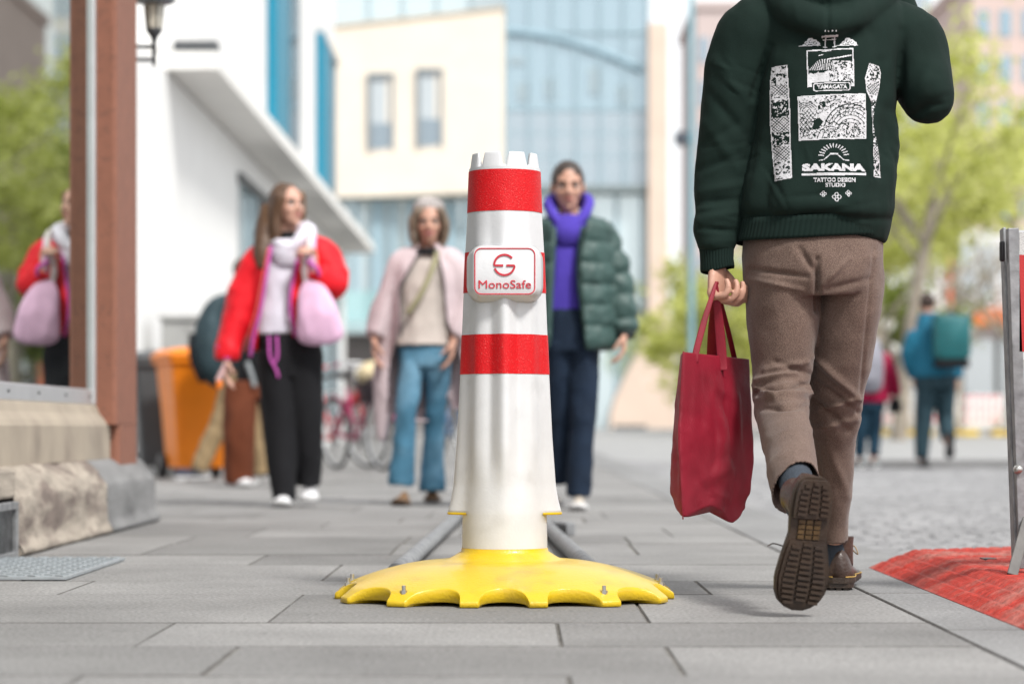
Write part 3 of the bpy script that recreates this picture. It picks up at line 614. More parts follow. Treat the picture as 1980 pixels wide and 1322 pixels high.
def shoe(par, toe, yaw, pitch, L_, m_up, m_sole, wd=.098, hgt=.09, roll=0, tread=False, boot=0, name='shoe', m_mid=None):
    """toe tip at `toe`; local +y runs heel to toe, z up; pitch lifts the heel about the toe"""
    Mx = Matrix.Translation(Vector(toe)) @ Matrix.Rotation(-yaw, 4, 'Z') @ Matrix.Rotation(roll, 4, 'Y') @ Matrix.Rotation(-pitch, 4, 'X') @ Matrix.Translation((0, -L_, 0))
    ys = (1-np.cos(np.linspace(0, math.pi, 41)))/2
    def hw(t): return wd/2*np.interp(t, [0, .012, .04, .1, .25, .42, .6, .75, .86, .93, .975, 1], [.26, .42, .58, .71, .75, .68, .88, 1.0, .93, .76, .5, .2])
    def cx_(t): return 0
    u_ = MB(); u_.T = Mx; rs = []
    for t in np.linspace(.015, .975, 22):
        hh = np.interp(t, [0, .08, .2, .34, .5, .7, .88, 1], [hgt*.75, hgt*1.0, hgt*1.05, hgt*1.02, hgt*.78, hgt*.55, hgt*.42, hgt*.12]); w2 = hw(t)*.93; b0 = .018
        rs.append([(math.copysign(abs(math.cos(q))**.75, math.cos(q))*w2*(1-.38*max(math.sin(q), 0)), t*L_, b0+(hh-b0)*max(math.sin(q), 0)**.8-.004*max(-math.sin(q), 0)) for q in np.linspace(0, 2*math.pi, 24, endpoint=False)])
    u_.rings(rs)
    if boot: u_.limb([(0, .085*L_/.29, .05), (0, .075*L_/.29, hgt+boot)], [(.038, .045), (.037, .043)], n=20, sub=3, ends=False)
    s = u_.build(name, m_up, par, True)
    so_ = MB(); so_.T = Mx; out = [(hw(t), t*L_) for t in ys]+[(-hw(t), t*L_) for t in ys[::-1]]; out = [(x*1.03, y) for x, y in out]
    def lift(y): t = y/L_; return .010*max(t-.8, 0)/.2+.0
    top = [(x, y, .021+lift(y)) for x, y in out]; mid = [(x*1.015, y, .011+lift(y)) for x, y in out]; lo = [(x*.985, y, .006+lift(y)) for x, y in out]
    so_.rings([top, mid, lo]); so = so_.build('sole', m_sole, s, False)
    t_ = MB(); t_.T = Mx
    def block(t0, t1, z0, shrink=.93):
        tt = np.linspace(t0, t1, 24); o_ = [(hw(t)*shrink, t*L_) for t in tt]+[(-hw(t)*shrink, t*L_) for t in tt[::-1]]
        t_.prism([(x, y, z0+lift(y)) for x, y in o_], (0, 0, .0085-z0))
    block(.02, .30, -.012+.006); block(.47, .975, .002)
    if tread:
        for g0, g1, zz, st in ((.035, .29, -.012, .0125), (.49, .95, -.0035, .0125)):
            y = g0*L_
            while y < g1*L_-.008:
                t = y/L_; h_ = hw(t)*.86
                for c in range(3):
                    xa = -h_+c*2*h_/3+.003; xb = xa+2*h_/3-.006; off = (.004, -.002, .004)[c]
                    t_.prism([(xa, y+off, zz+lift(y)), (xb, y+off+.002, zz+lift(y)), (xb, y+off+.0085, zz+lift(y)), (xa, y+off+.0065, zz+lift(y))], (0, 0, .007))
                y += st
    t_.build('tread', m_sole, s)
    if m_mid:
        t_ = MB(); t_.T = Mx
        for i in range(3):
            for j in range(4): t_.box(-.026+i*.018, -.026+i*.018+.0145, (.315+j*.038)*L_, (.315+j*.038)*L_+.0088, .0015, .0075)
        t_.build('arch_panel', m_mid, s)
    return s, Mx
# ================================================================ THE WALKER WITH THE RED BAG (seen from behind)
D0 = 5.95
GREEN = cloth('hoodie_green', (.0042, .0140, .0105), .9, .1, .25, 420, 0, spec=.25)
def tweed(name, c1, c2, sc=205, rough=.9):
    m = bpy.data.materials.new(name); m.use_nodes = True; t = m.node_tree; N, L = t.nodes, t.links; b = N['Principled BSDF']; b.inputs['Roughness'].default_value = rough; b.inputs['Specular IOR Level'].default_value = .3; b.inputs['Sheen Weight'].default_value = .15
    tc = N.new('ShaderNodeTexCoord'); mp = N.new('ShaderNodeMapping'); mp.inputs['Rotation'].default_value = (0, 0, .2); L.new(tc.outputs['Object'], mp.inputs[0])
    ck = N.new('ShaderNodeTexVoronoi'); ck.inputs['Scale'].default_value = sc; ck.inputs['Randomness'].default_value = .9; L.new(mp.outputs[0], ck.inputs['Vector'])
    r = N.new('ShaderNodeMapRange'); r.inputs['From Min'].default_value = .2; r.inputs['From Max'].default_value = .55; L.new(ck.outputs['Distance'], r.inputs['Value'])
    n = N.new('ShaderNodeTexNoise'); n.inputs['Scale'].default_value = 14; n.inputs['Detail'].default_value = 5; L.new(tc.outputs['Object'], n.inputs['Vector'])
    mx = N.new('ShaderNodeMix'); mx.data_type = 'RGBA'; mx.inputs['A'].default_value = (*c2, 1); mx.inputs['B'].default_value = (*c1, 1); L.new(r.outputs[0], mx.inputs['Factor'])
    r2 = N.new('ShaderNodeMapRange'); r2.inputs['To Min'].default_value = .8; r2.inputs['To Max'].default_value = 1.2; L.new(n.outputs['Fac'], r2.inputs['Value'])
    s = N.new('ShaderNodeVectorMath'); s.operation = 'SCALE'; L.new(mx.outputs['Result'], s.inputs[0]); L.new(r2.outputs[0], s.inputs['Scale']); L.new(s.outputs[0], b.inputs['Base Color'])
    bp = N.new('ShaderNodeBump'); bp.inputs['Strength'].default_value = .5; bp.inputs['Distance'].default_value = .0015; L.new(ck.outputs['Distance'], bp.inputs['Height']); L.new(bp.outputs[0], b.inputs['Normal'])
    return m
TWEED = tweed('tweed_brown', (.10, .064, .050), (.215, .152, .122), 520)
man = root('person', 'person in dark green printed hoodie and brown tweed trousers, walking away with a tote', 'person', (.75, D0, 0))
HMm = head_mat(P(1618, -165, 6.02), math.pi-.12, -.1)
Jm = dict(neck=(1605, -40, .03), shL=(1462, 40, 0), shR=(1758, 45, .02), elL=(1398, 290, .02), elR=(1796, 195, -.02), wrL=(1387, 505, -.03), wrR=(1700, -60, .10),
          hipL=(1520, 450, 0), hipR=(1640, 450, .0), knL=(1512, 765, -.03), knR=(1628, 770, .12), anL=(1545, 935, -.43), anR=(1612, 1045, .30))
mbod = body(man, D0, Jm, HMm, .0045, SKIN, 1.0, hands=(((-.02, -.03, -1), (1, -.55, 0), (.5, 1, 0), dict(curl=1.25, thumb=.5, s=1.05)), ((-.35, .1, .9), (-1, .2, 0), (.2, .9, .3), dict(curl=.5))), face={}, rf=.0088)
hm = MB(); hm.T = HMm; hm.ell((0, -.02, .03), (.086, .097, .100)); hm.ell((0, .03, .095), (.06, .05, .035)); hm.ell((0, -.07, -.03), (.055, .035, .05)); hm.T = None
garment('hair', hm, cloth('brown_hair', (.05, .03, .018), .6), mbod, .006, 4, .005, (30, 30, 12))
# --- hoodie
h = MB()
pl(h, D0, [(1573, 452, 0, 278, .80), (1576, 428, 0, 292, .82), (1578, 405, 0, 300, .84), (1583, 350, 0, 288, .86), (1594, 260, 0, 276, .86), (1600, 180, 0, 268, .86), (1604, 110, .005, 282, .80), (1610, 50, .015, 300, .68), (1608, 10, .03, 236, .62), (1604, -22, .04, 150, .75)], n=36, sub=5)
pl(h, D0, [(1520, 70, .02, 130, .95), (1462, 62, .01, 132, .95), (1432, 120, .01, 126, .92), (1416, 200, .01, 116, .92), (1402, 290, .01, 108, .9), (1395, 360, 0, 96, .9), (1390, 420, -.01, 84, .92), (1386, 448, -.015, 84, .95), (1386, 470, -.02, 72, .95), (1385, 484, -.02, 66, .95)], n=28, sub=5)
pl(h, D0, [(1680, 75, .02, 140, .9), (1748, 82, .02, 142, .92), (1778, 130, .0, 126, .95), (1795, 175, -.03, 102, 1.0), (1796, 200, -.02, 96, 1.0)], n=28, sub=5, ends=True)
pl(h, D0, [(1796, 190, -.02, 100, 1.0), (1786, 172, .04, 100, 1.0), (1752, 90, .08, 92, 1.0), (1720, -20, .11, 74, 1.0)], n=24, sub=5, ends=True)
# hood bunched behind the neck
pl(h, D0, [(1488, -20, .02, 44, 1.1), (1508, 8, -.035, 56, 1.2), (1545, 36, -.085, 66, 1.2), (1600, 50, -.112, 72, 1.2), (1655, 36, -.085, 66, 1.2), (1700, 6, -.035, 56, 1.2), (1722, -22, .02, 44, 1.1)], n=22, sub=6)
pl(h, D0, [(1500, -50, .05, 60, 1.1), (1545, -12, -.04, 78, 1.1), (1602, -4, -.075, 88, 1.1), (1660, -12, -.04, 78, 1.1), (1706, -50, .05, 60, 1.1)], n=22, sub=6)
KM = D0/F
def W(u, v, dy=0): return np.array(P(u, v, D0+dy))
def hood_folds(v, n):
    o = np.zeros(len(v))
    for a, b, w_, hh in (((1490, 90), (1455, 190), 5, -.006), ((1458, 190), (1452, 330), 7, -.005), ((1500, 120), (1487, 260), 14, .006), ((1470, 300), (1452, 430), 12, .006),
                         ((1492, 300), (1470, 430), 9, -.006), ((1720, 215), (1702, 330), 11, -.008), ((1735, 250), (1722, 400), 10, .007), ((1702, 120), (1694, 200), 8, -.006), ((1672, 190), (1690, 350), 12, .005),
                         ((1690, 260), (1650, 410), 16, .004), ((1745, 60), (1738, 215), 6, -.006), ((1760, 225), (1830, 190), 8, -.005), ((1765, 200), (1800, 130), 10, .005),
                         ((1520, 395), (1690, 400), 12, .005), ((1450, 418), (1720, 424), 5, -.005), ((1530, 330), (1500, 420), 14, .004), ((1600, 92), (1680, 60), 9, -.007), ((1600, 92), (1520, 60), 9, -.007), ((1601, 5), (1601, 78), 3, -.004)):
        o += px_fold(v, n, a, b, w_*1.5, hh)*1.5
    for a, b, w_, hh in (((1350, 330), (1430, 300), 8, -.006), ((1352, 372), (1432, 356), 8, .006), ((1350, 392), (1430, 385), 6, -.007), ((1350, 425), (1425, 410), 7, .006), ((1352, 442), (1422, 446), 5, -.008), ((1352, 470), (1420, 466), 6, .004), ((1370, 180), (1440, 260), 9, -.006), ((1380, 120), (1450, 200), 9, .005), ((1365, 240), (1430, 330), 10, .006), ((1360, 280), (1425, 240), 8, -.004)):
        o += px_fold(v, n, a, b, w_*1.15, hh)*1.15
    g = random.Random(4)
    for i in range(46):      # small creases of the sleeves, waist and armpits
        cu, cv, ang, ln_ = g.choice([(1392, 400, 0, 60), (1388, 440, 0, 50), (1400, 300, -.4, 60), (1430, 160, .7, 50), (1480, 380, 1.2, 60), (1700, 300, 1.3, 60), (1790, 200, -.5, 40), (1600, 410, .1, 120), (1540, 300, 1.3, 50)])
        cu += g.uniform(-40, 40); cv += g.uniform(-35, 35); an = ang+g.uniform(-.35, .35); l_ = ln_*g.uniform(.3, .6)
        o += px_fold(v, n, (cu-l_*math.cos(an), cv-l_*math.sin(an)), (cu+l_*math.cos(an), cv+l_*math.sin(an)), g.uniform(3, 6), g.choice((1, -1))*g.uniform(.0015, .0035))
    return o
hv, hf, hn = fuse(h, .0052, 5)
hv = wrinkle(hv, hn, .009, (6, 6, 4), 3, True); hv = wrinkle(hv, hn, .003, (17, 17, 10), 9, False); hv = hv+hn*hood_folds(hv, hn)[:, None]
hood = mesh_obj('hoodie', hv, hf, GREEN, man, True)
RIB = mat('rib_knit', (.0042, .0135, .0105), .95, .1, 9, 0, 1, spec=.25)
def rib(name, d, rows, amp=.0018, nf=90, dark=None, par=None):
    pts = [P(r[0], r[1], d+r[2]) for r in rows]; rs = []
    for p, r in zip(pts, rows):
        k = (d+r[2])/F; rw, rd = r[3]/2*k, r[3]/2*k*r[4]; n = nf*4
        rs.append([(p.x+(rw+amp*(j % 4 < 2))*math.cos(2*math.pi*j/n), p.y+(rd+amp*(j % 4 < 2))*math.sin(2*math.pi*j/n), p.z+.006*math.sin(2*math.pi*j/n*1+2)+.003*math.sin(5*math.pi*j/n)) for j in range(n)])
    m_ = MB(); m_.rings(rs, cap=False); o = m_.build(name, RIB, par or man, True); s = o.modifiers.new('s', 'SOLIDIFY'); s.thickness = .004; s.offset = -1; return o
rib('hem_band', D0, [(1576, 424, 0, 286, .82), (1572, 436, 0, 283, .82), (1570, 450, 0, 284, .82), (1568, 461, 0, 286, .82), (1567, 467, 0, 284, .82)], par=hood)
rib('cuff', D0, [(1386, 474, -.02, 62, .95), (1386, 486, -.02, 58, .95), (1386, 505, -.022, 56, .95), (1387, 519, -.024, 58, .95), (1387, 523, -.024, 56, .95)], nf=34, par=hood)
# --- print on the back: a bitmap of small cells laid on the cloth
bvh = BVHTree.FromPolygons([tuple(p) for p in hv], hf)
CELL = 1.05; u0, u1, v0, v1 = 1484, 1712, 58, 402; NX = int((u1-u0)/CELL); NY = int((v1-v0)/CELL)
UU, VV = np.meshgrid(u0+(np.arange(NX)+.5)*CELL, v0+(np.arange(NY)+.5)*CELL); IMG = np.zeros(UU.shape, bool)
def inpoly(pts, U=UU, V=VV):
    r = np.zeros(U.shape, bool); n = len(pts)
    for i in range(n):
        (x1, y1), (x2, y2) = pts[i], pts[(i+1) % n]
        if y1 == y2: continue
        c = ((y1 > V) != (y2 > V)) & (U < (x2-x1)*(V-y1)/(y2-y1)+x1); r ^= c
    return r
def stroke(pts, w_):
    r = np.zeros(UU.shape, bool)
    for (x1, y1), (x2, y2) in zip(pts, pts[1:]):
        dx, dy = x2-x1, y2-y1; t = np.clip(((UU-x1)*dx+(VV-y1)*dy)/(dx*dx+dy*dy+1e-9), 0, 1); r |= (UU-x1-t*dx)**2+(VV-y1-t*dy)**2 < (w_/2)**2
    return r
def arcp(cx, cy, r, a0, a1, n=14, ry=None): return [(cx+r*math.cos(R(a0+(a1-a0)*i/n)), cy+(ry or r)*math.sin(R(a0+(a1-a0)*i/n))) for i in range(n+1)]
_g = np.random.default_rng(3)
def vnoise(sx, sy, seed=0, oct=3):
    o = np.zeros(UU.shape); a = 1
    for k in range(oct):
        g = np.random.default_rng(seed+k); T = g.random((64, 64)); x = UU/sx*2**k % 64; y = VV/sy*2**k % 64; xi, yi = x.astype(int), y.astype(int); fx, fy = x-xi, y-yi; fx = fx*fx*(3-2*fx); fy = fy*fy*(3-2*fy)
        o += a*((T[yi % 64, xi % 64]*(1-fx)+T[yi % 64, (xi+1) % 64]*fx)*(1-fy)+(T[(yi+1) % 64, xi % 64]*(1-fx)+T[(yi+1) % 64, (xi+1) % 64]*fx)*fy); a *= .55
    return o/(1+.55+.3)
def text(body_, cx, cy, w_, h_, bold=0, res=3):
    global IMG
    tv, tf = text_pts(body_, 1, bold, 1, res); x = [p[0] for p in tv]; y = [p[1] for p in tv]; sx = w_/(max(x)-min(x)); sy = h_/(max(y)-min(y)); mx_, my_ = (max(x)+min(x))/2, (max(y)+min(y))/2
    q = [(cx+(a-mx_)*sx, cy-(b-my_)*sy) for a, b in tv]; r = np.zeros(UU.shape, bool)
    for f in tf: r |= inpoly([q[i] for i in f])
    return r
# landscape panel: dark sky with cloud bars, mountain, blossom
pn_ = inpoly([(1557, 101), (1647, 97), (1648, 171), (1559, 173)]); inn = inpoly([(1559.5, 103.5), (1645, 99.5), (1645.5, 169), (1561, 170.5)])
art = (VV > 137+vnoise(5, 5, 1)*10-(UU-1600)*.12)
mt = inpoly([(1560, 140), (1578, 122), (1590, 116), (1598, 118), (1620, 140)]); art |= mt & (np.sin((UU-1590)*1.1+(VV-116)*(UU-1592)*.035) > .1) & (VV > 119)
art |= stroke([(1598, 119), (1618, 116), (1642, 111)], 2.6) | stroke([(1580, 112), (1588, 110)], 1.6) | stroke([(1586, 104), (1604, 102)], 1.4)
art &= ~((UU > 1600) & (VV > 124) & (vnoise(2.2, 2.2, 5) > .56)); art |= (UU > 1606) & (VV > 122) & (VV < 145) & (vnoise(2.5, 2.5, 9) > .44)
IMG |= pn_ & ~inn; IMG |= inn & art
lab = inpoly([(1569, 168), (1572, 165), (1637, 163.5), (1640, 166), (1640, 177), (1637, 180), (1573, 181.5), (1569, 179)]); lab2 = inpoly([(1571, 169), (1573, 167), (1636, 165.5), (1638, 168), (1638, 176), (1636, 178.2), (1574, 179.6), (1571, 177.5)])
IMG &= ~inpoly([(1567, 164), (1642, 161), (1642, 183), (1567, 184)]); IMG |= lab & ~lab2; IMG |= text('YAMAGATA', 1605, 172.6, 58, 8, .035)
# wave panel
pn_ = inpoly([(1540, 190), (1670, 185), (1671, 272), (1542, 276)]); inn = inpoly([(1542.5, 192.2), (1668, 187.5), (1669, 270), (1544.5, 273.8)]); ink = np.zeros(UU.shape, bool)
for k in range(6): ink |= stroke(arcp(1640, 262, 52-k*6.5, 195+k*3, 345-k*6, 18, 56-k*7), 1.3+(k == 0))
for k in range(4): ink |= stroke(arcp(1556, 222-k, 22-k*5, 180, 330, 10, 20-k*4), 1.4)
for k in range(4): ink |= stroke(arcp(1600+k*4, 275, 24-k*5, 185, 300, 10, 26-k*5), 1.2)
for k in range(3): ink |= stroke(arcp(1655, 225, 26-k*6, 180, 290, 10, 22-k*5), 1.3)
ink |= stroke([(1592, 238), (1600, 244), (1608, 240), (1616, 246), (1626, 243), (1636, 250)], 2.2)
sc_ = inpoly([(1543, 225), (1560, 215), (1574, 224), (1572, 250), (1556, 265), (1544, 262)]); ink |= sc_ & ((np.abs(((UU+VV*.8) % 7)-3.5) < .75) | (np.abs(((UU-VV*.8) % 7)-3.5) < .75))
ink |= inpoly([(1570, 238), (1580, 232), (1588, 240), (1578, 254), (1566, 256)]); ink |= inpoly([(1584, 202), (1590, 200), (1593, 210), (1588, 214)])
ink |= (vnoise(2.6, 2.6, 12) > .60) & (VV < 212) & (UU > 1585) & (UU < 1640); ink |= (vnoise(2.4, 2.4, 22) > .60) & (VV > 250) & (UU < 1660); ink |= (vnoise(3, 3, 31) > .66)
ink |= (((UU-1580)**2+(VV-213)**2) < 9); ink |= stroke(arcp(1578, 215, 9, 300, 470), 1.2)
IMG |= pn_ & ~inn; IMG |= inn & ~ink
# side panels with scales and clouds
for pts, sd_ in (([(1495, 128), (1522, 127), (1527, 220), (1528, 348), (1498, 352), (1490, 230), (1491, 160)], 40), ([(1678, 125), (1699, 129), (1703, 142), (1700, 170), (1688, 215), (1684, 240), (1698, 300), (1702, 345), (1686, 344), (1684, 260), (1682, 200), (1672, 180), (1669, 155)], 60)):
    pn_ = inpoly(pts); cx = sum(p[0] for p in pts)/len(pts); cy = sum(p[1] for p in pts)/len(pts); inn = inpoly([(cx+(a-cx)*.88, cy+(b-cy)*.985) for a, b in pts])
    ink = vnoise(3.2, 3.2, sd_) > .52; scl = (np.abs(((UU+VV) % 6)-3) < .8) | (np.abs(((UU-VV) % 6)-3) < .8)
    z_ = ((VV > 228) & (VV < 255)) | ((VV > 285) & (VV < 312)) | ((VV > 165) & (VV < 185)); ink = np.where(z_, scl, ink)
    ink |= (VV > 198) & (VV < 226) & (vnoise(4, 4, sd_+3) > .40); ink |= (VV > 256) & (VV < 282) & (vnoise(4, 4, sd_+5) > .45); ink &= ~((vnoise(6, 6, sd_+8) > .66) & ~z_)
    IMG |= pn_ & ~(inn & ink)
# gate with clouds at the top
IMG |= stroke([(1586, 76), (1615, 74.5)], 3) | stroke([(1589, 81), (1612, 80)], 1.6) | stroke([(1593, 76), (1593, 96)], 2.4) | stroke([(1610, 75), (1611, 95)], 2.4) | stroke([(1590, 95), (1596, 95)], 2) | stroke([(1608, 94.5), (1614, 94)], 2)
for q in (1590, 1597, 1604, 1611): IMG |= ((UU-q)**2+(VV-67)**2) < 2
for s_, x_ in ((1, 1566), (-1, 1637)):
    cl = np.zeros(UU.shape, bool)
    for a, b, r_ in ((0, 82, 6.5), (-7, 87, 5), (7, 85, 6), (13, 88, 4.5), (-13, 91, 3)): cl |= ((UU-x_-a)**2+(VV-b)**2) < r_**2
    cl &= VV < 92.5; cl |= stroke([(x_-22, 92), (x_, 91.5), (x_+18, 91)], 1.4)
    for a, b in ((0, 83), (8, 86), (-7, 88)): cl &= ~stroke(arcp(x_+a, b, 3, 0, 280, 8), 1.1)
    IMG |= cl
# rising sun over a mountain line, words, three blossoms
for a in range(-80, 81, 13): q = R(a-90); IMG |= stroke([(1607+20*math.cos(q), 309+20*math.sin(q)), (1607+29*math.cos(q), 309+26*math.sin(q))], 1.9)
IMG |= stroke([(1579, 315), (1588, 313.5), (1600, 303), (1614, 303), (1626, 313.5), (1636, 314.5)], 1.8) | stroke([(1600, 303), (1600, 301), (1614, 301), (1614, 303)], 1.5)
IMG |= text('SAKANA', 1608, 328, 122, 14.5, .07) | inpoly([(1546, 339.2), (1670, 337.8), (1670, 342.6), (1546, 344)])
IMG |= text('TATTOO DESIGN', 1608.5, 352, 80, 8.6, .028) | text('STUDIO', 1610, 362, 38, 8.2, .028)
for cx, cy, r_ in ((1587, 379, 3.0), (1612, 385, 4.6), (1635, 378, 3.0)):
    for a in (0, 90, 180, 270):
        ex, ey = cx+r_*1.1*math.cos(R(a)), cy+r_*1.1*math.sin(R(a)); IMG |= stroke(arcp(ex, ey, r_*.72, 0, 360, 10), 1.35)
gx = np.arange(NX+1)*CELL+u0; gv = np.arange(NY+1)*CELL+v0; kB = (D0-.11)/F; idx = {}; pv = []; pf = []
for j in range(NY):
    for i in range(NX):
        if not IMG[j, i]: continue
        q = []
        for (a, b) in ((i, j), (i, j+1), (i+1, j+1), (i+1, j)):
            if (a, b) not in idx:
                X = (gx[a]-U0)*kB; Z = H+(V0-gv[b])*kB; loc, nn, _, _ = bvh.ray_cast(Vector((X, 5.2, Z)), Vector((0, 1, 0)))
                idx[(a, b)] = -1 if loc is None else len(pv)
                if loc is not None: pv.append(tuple(loc+(nn if nn.y < 0 else -nn)*.0011))
            q.append(idx[(a, b)])
        if min(q) >= 0: pf.append(q)
PRINT = mat('screen_print', (.60, .60, .62), .7, .10, 60, .5, 300, col2=(.38, .40, .40), c2s=160, c2lo=.56, c2hi=.7)
mesh_obj('back_print', np.array(pv), pf, PRINT, hood, True)
# --- trousers
t = MB()
pl(t, D0, [(1571, 452, 0, 262, .84), (1571, 490, 0, 266, .88), (1571, 530, 0, 262, .92), (1572, 560, .005, 250, .88)], n=36)
pl(t, D0, [(1522, 500, -.005, 150, 1.35), (1514, 560, -.01, 140, 1.35), (1514, 620, -.01, 134, 1.25), (1512, 690, -.01, 120, 1.2), (1508, 735, -.02, 110, 1.15), (1510, 762, -.03, 114, 1.15), (1511, 778, -.05, 104, 1.15), (1513, 803, -.11, 96, 1.2), (1522, 850, -.22, 94, 1.2), (1532, 903, -.35, 94, 1.2), (1539, 945, -.43, 98, 1.15), (1541, 955, -.455, 98, 1.15)], n=30, sub=5)
pl(t, D0, [(1632, 500, .0, 146, 1.35), (1641, 560, .01, 128, 1.35), (1633, 640, .03, 126, 1.2), (1624, 700, .06, 116, 1.2), (1616, 760, .10, 106, 1.2), (1612, 800, .13, 102, 1.2), (1609, 860, .17, 85, 1.2), (1611, 940, .22, 68, 1.3), (1612, 1000, .26, 56, 1.4), (1611, 1050, .28, 52, 1.5)], n=30, sub=5)
def tr_folds(v, n):
    o = np.zeros(len(v))
    L_ = [((1460, 735), (1540, 720), 7, .008), ((1455, 758), (1565, 742), 5, -.010), ((1455, 745), (1500, 772), 6, .009), ((1462, 772), (1570, 760), 7, .010), ((1465, 790), (1560, 785), 6, -.009), ((1500, 700), (1570, 725), 7, -.006), ((1480, 715), (1560, 700), 7, .006),
          ((1450, 520), (1560, 535), 6, -.006), ((1450, 540), (1550, 560), 6, .005), ((1545, 480), (1578, 530), 7, -.007), ((1580, 500), (1580, 600), 6, -.012), ((1590, 550), (1640, 500), 7, .005), ((1600, 560), (1680, 540), 8, -.004)]
    for a, b, w_, hh in L_: o += px_fold(v, n, a, b, w_*.8, hh)*1.7
    for a, b, w_, hh in [((1575, 690), (1660, 770), 8, .008), ((1580, 740), (1665, 800), 7, -.007), ((1585, 790), (1660, 770), 7, .007), ((1570, 770), (1640, 830), 8, -.007), ((1570, 830), (1655, 810), 8, .006), ((1600, 860), (1640, 960), 10, .004), ((1575, 860), (1600, 1000), 8, -.004), ((1690, 480), (1660, 800), 4, -.003)]:
        o += px_fold(v, n, a, b, w_*.85, hh)*1.6
    return o
tv_, tf_, tn_ = fuse(t, .0048, 4); tv_ = wrinkle(tv_, tn_, .006, (8, 5, 7), 31, True); tv_ = wrinkle(tv_, tn_, .0018, (22, 16, 18), 5, False); tv_ = tv_+tn_*tr_folds(tv_, tn_)[:, None]
# open hems: slice below the cuff lines
hemL = np.array(P(1539, 945, D0-.43)); dirL = np.array(P(1539, 945, D0-.43)-P(1522, 850, D0-.22)); dirL = dirL/np.linalg.norm(dirL); dirL2 = dirL+np.array((.45, -.0, 0)); dirL2 /= np.linalg.norm(dirL2)
hemRz = P(0, 1052, D0+.28).z
def hempred(c): 
    left = (c[:, 1] < D0-.2) & (((c-hemL)@dirL2) > -.004); right = (c[:, 1] > D0+.05) & (c[:, 2] < hemRz+ (c[:, 0]-.77)*.1) & (c[:, 2] < .3)
    return left | right
tv_, tf_ = cut(tv_, tf_, hempred)
tro = mesh_obj('trousers', tv_, tf_, TWEED, man, True); s = tro.modifiers.new('s', 'SOLIDIFY'); s.thickness = .003; s.offset = -1
SOCK = cloth('sock', (.045, .055, .07), .9, .3, .6, 200); LEATH = mat('brown_leather', (.045, .024, .017), .42, .25, 18, .4, 140, coat=.1)
SOLE = mat('brown_rubber', (.033, .019, .011), .5, .2, 22, .3, 120, col2=(.03, .02, .015), c2s=18); AMB = mat('amber_rubber', (.075, .042, .014), .35, .3, 60, spec=.6)
m_ = MB(); m_.limb([P(1533, 915, 5.56), P(1541, 935, 5.50), P(1549, 962, 5.46), P(1553, 985, 5.44)], [.042, .040, .040, .038], n=22, sub=4); so1 = m_.build('sock', SOCK, man, True)
m_ = MB(); m_.limb([P(1610, 1040, 6.26), P(1612, 1075, 6.26), P(1612, 1105, 6.27)], [.034, .036, .037], n=22, sub=4); m_.build('sock', SOCK, man, True)
sh1, M1 = shoe(man, (.6220, 5.33, .012), R(-13), R(80), .302, LEATH, SOLE, .122, .10, roll=R(4), tread=True, m_mid=AMB)
m_ = MB(); m_.T = M1; m_.limb([(0, .07, .055), (0, .062, .10), (0, .066, .122)], [(.035, .045), (.034, .040), (.036, .042)], n=24, sub=4, ends=False); m_.T = None; m_.build('ankle_collar', LEATH, sh1, True)
m_ = MB(); m_.T = M1; m_.limb([(-.03, .17, .06), (-.055, .165, .066), (-.070, .17, .060)], [.0016, .0016, .0012], n=6); m_.build('lace', SOLE, sh1, True)
sh2, M2 = shoe(man, (.868, 6.505, .012), R(8), 0, .295, LEATH, SOLE, .112, .10, tread=True)
m_ = MB(); m_.T = M2; m_.limb([(0, .07, .05), (0, .062, .10), (0, .062, .125)], [(.036, .045), (.036, .042), (.038, .044)], n=24, sub=4, ends=False); m_.T = None; m_.build('ankle_collar', LEATH, sh2, True)
m_ = MB(); m_.T = M2; m_.limb([(.02, .16, .10), (.04, .13, .095), (.048, .12, .075), (.035, .14, .085)], [.0016]*4, n=6); m_.build('lace', mat('tan_lace', (.3, .2, .1), .7), sh2, True)
m_ = MB(); m_.T = M2; pts = [(s_*x*1.045, y, .0225) for s_, rr in ((1, 1), (-1, -1)) for x, y in [(.112/2*np.interp(t, [0, .03, .1, .25, .42, .6, .75, .88, .96, 1], [.30, .52, .70, .74, .68, .88, 1.0, .86, .55, .18]), t*.295) for t in np.linspace(0, 1, 20)[::rr]]]
m_.limb(pts, [.0016]*len(pts), ref=(0, 0, 1), n=6, sub=1); m_.build('welt_stitching', mat('yellow_thread', (.4, .25, .06), .7), sh2, True)

# --- red tote bag
TOTE = cloth('tote_crimson', (.21, .006, .019), .55, .12, .35, 330, 0, spec=.35, col2=(.14, .004, .011), c2s=7); 
tb = root('tote_bag', 'crumpled crimson fabric tote bag hanging from the walker\'s hand', 'bag', tuple(P(1380, 1000, 5.9)))
DB = 5.88
lev = [(686, 1322, 1448, 1317), (720, 1320, 1448, 1314), (790, 1316, 1450, 1309), (860, 1316, 1453, 1304), (920, 1318, 1453, 1300), (955, 1320, 1449, 1299), (985, 1321, 1440, 1303)]
levv = [686, 700, 720, 750, 790, 830, 870, 910, 940, 960, 975, 985]
def lat(v, k): return np.interp(v, [l[0] for l in lev], [l[k] for l in lev])
bot_u = [1299, 1308, 1321, 1345, 1375, 1392, 1412, 1428, 1440, 1452]; bot_v = [960, 984, 1003, 990, 978, 992, 1016, 1002, 980, 950]
rs = []
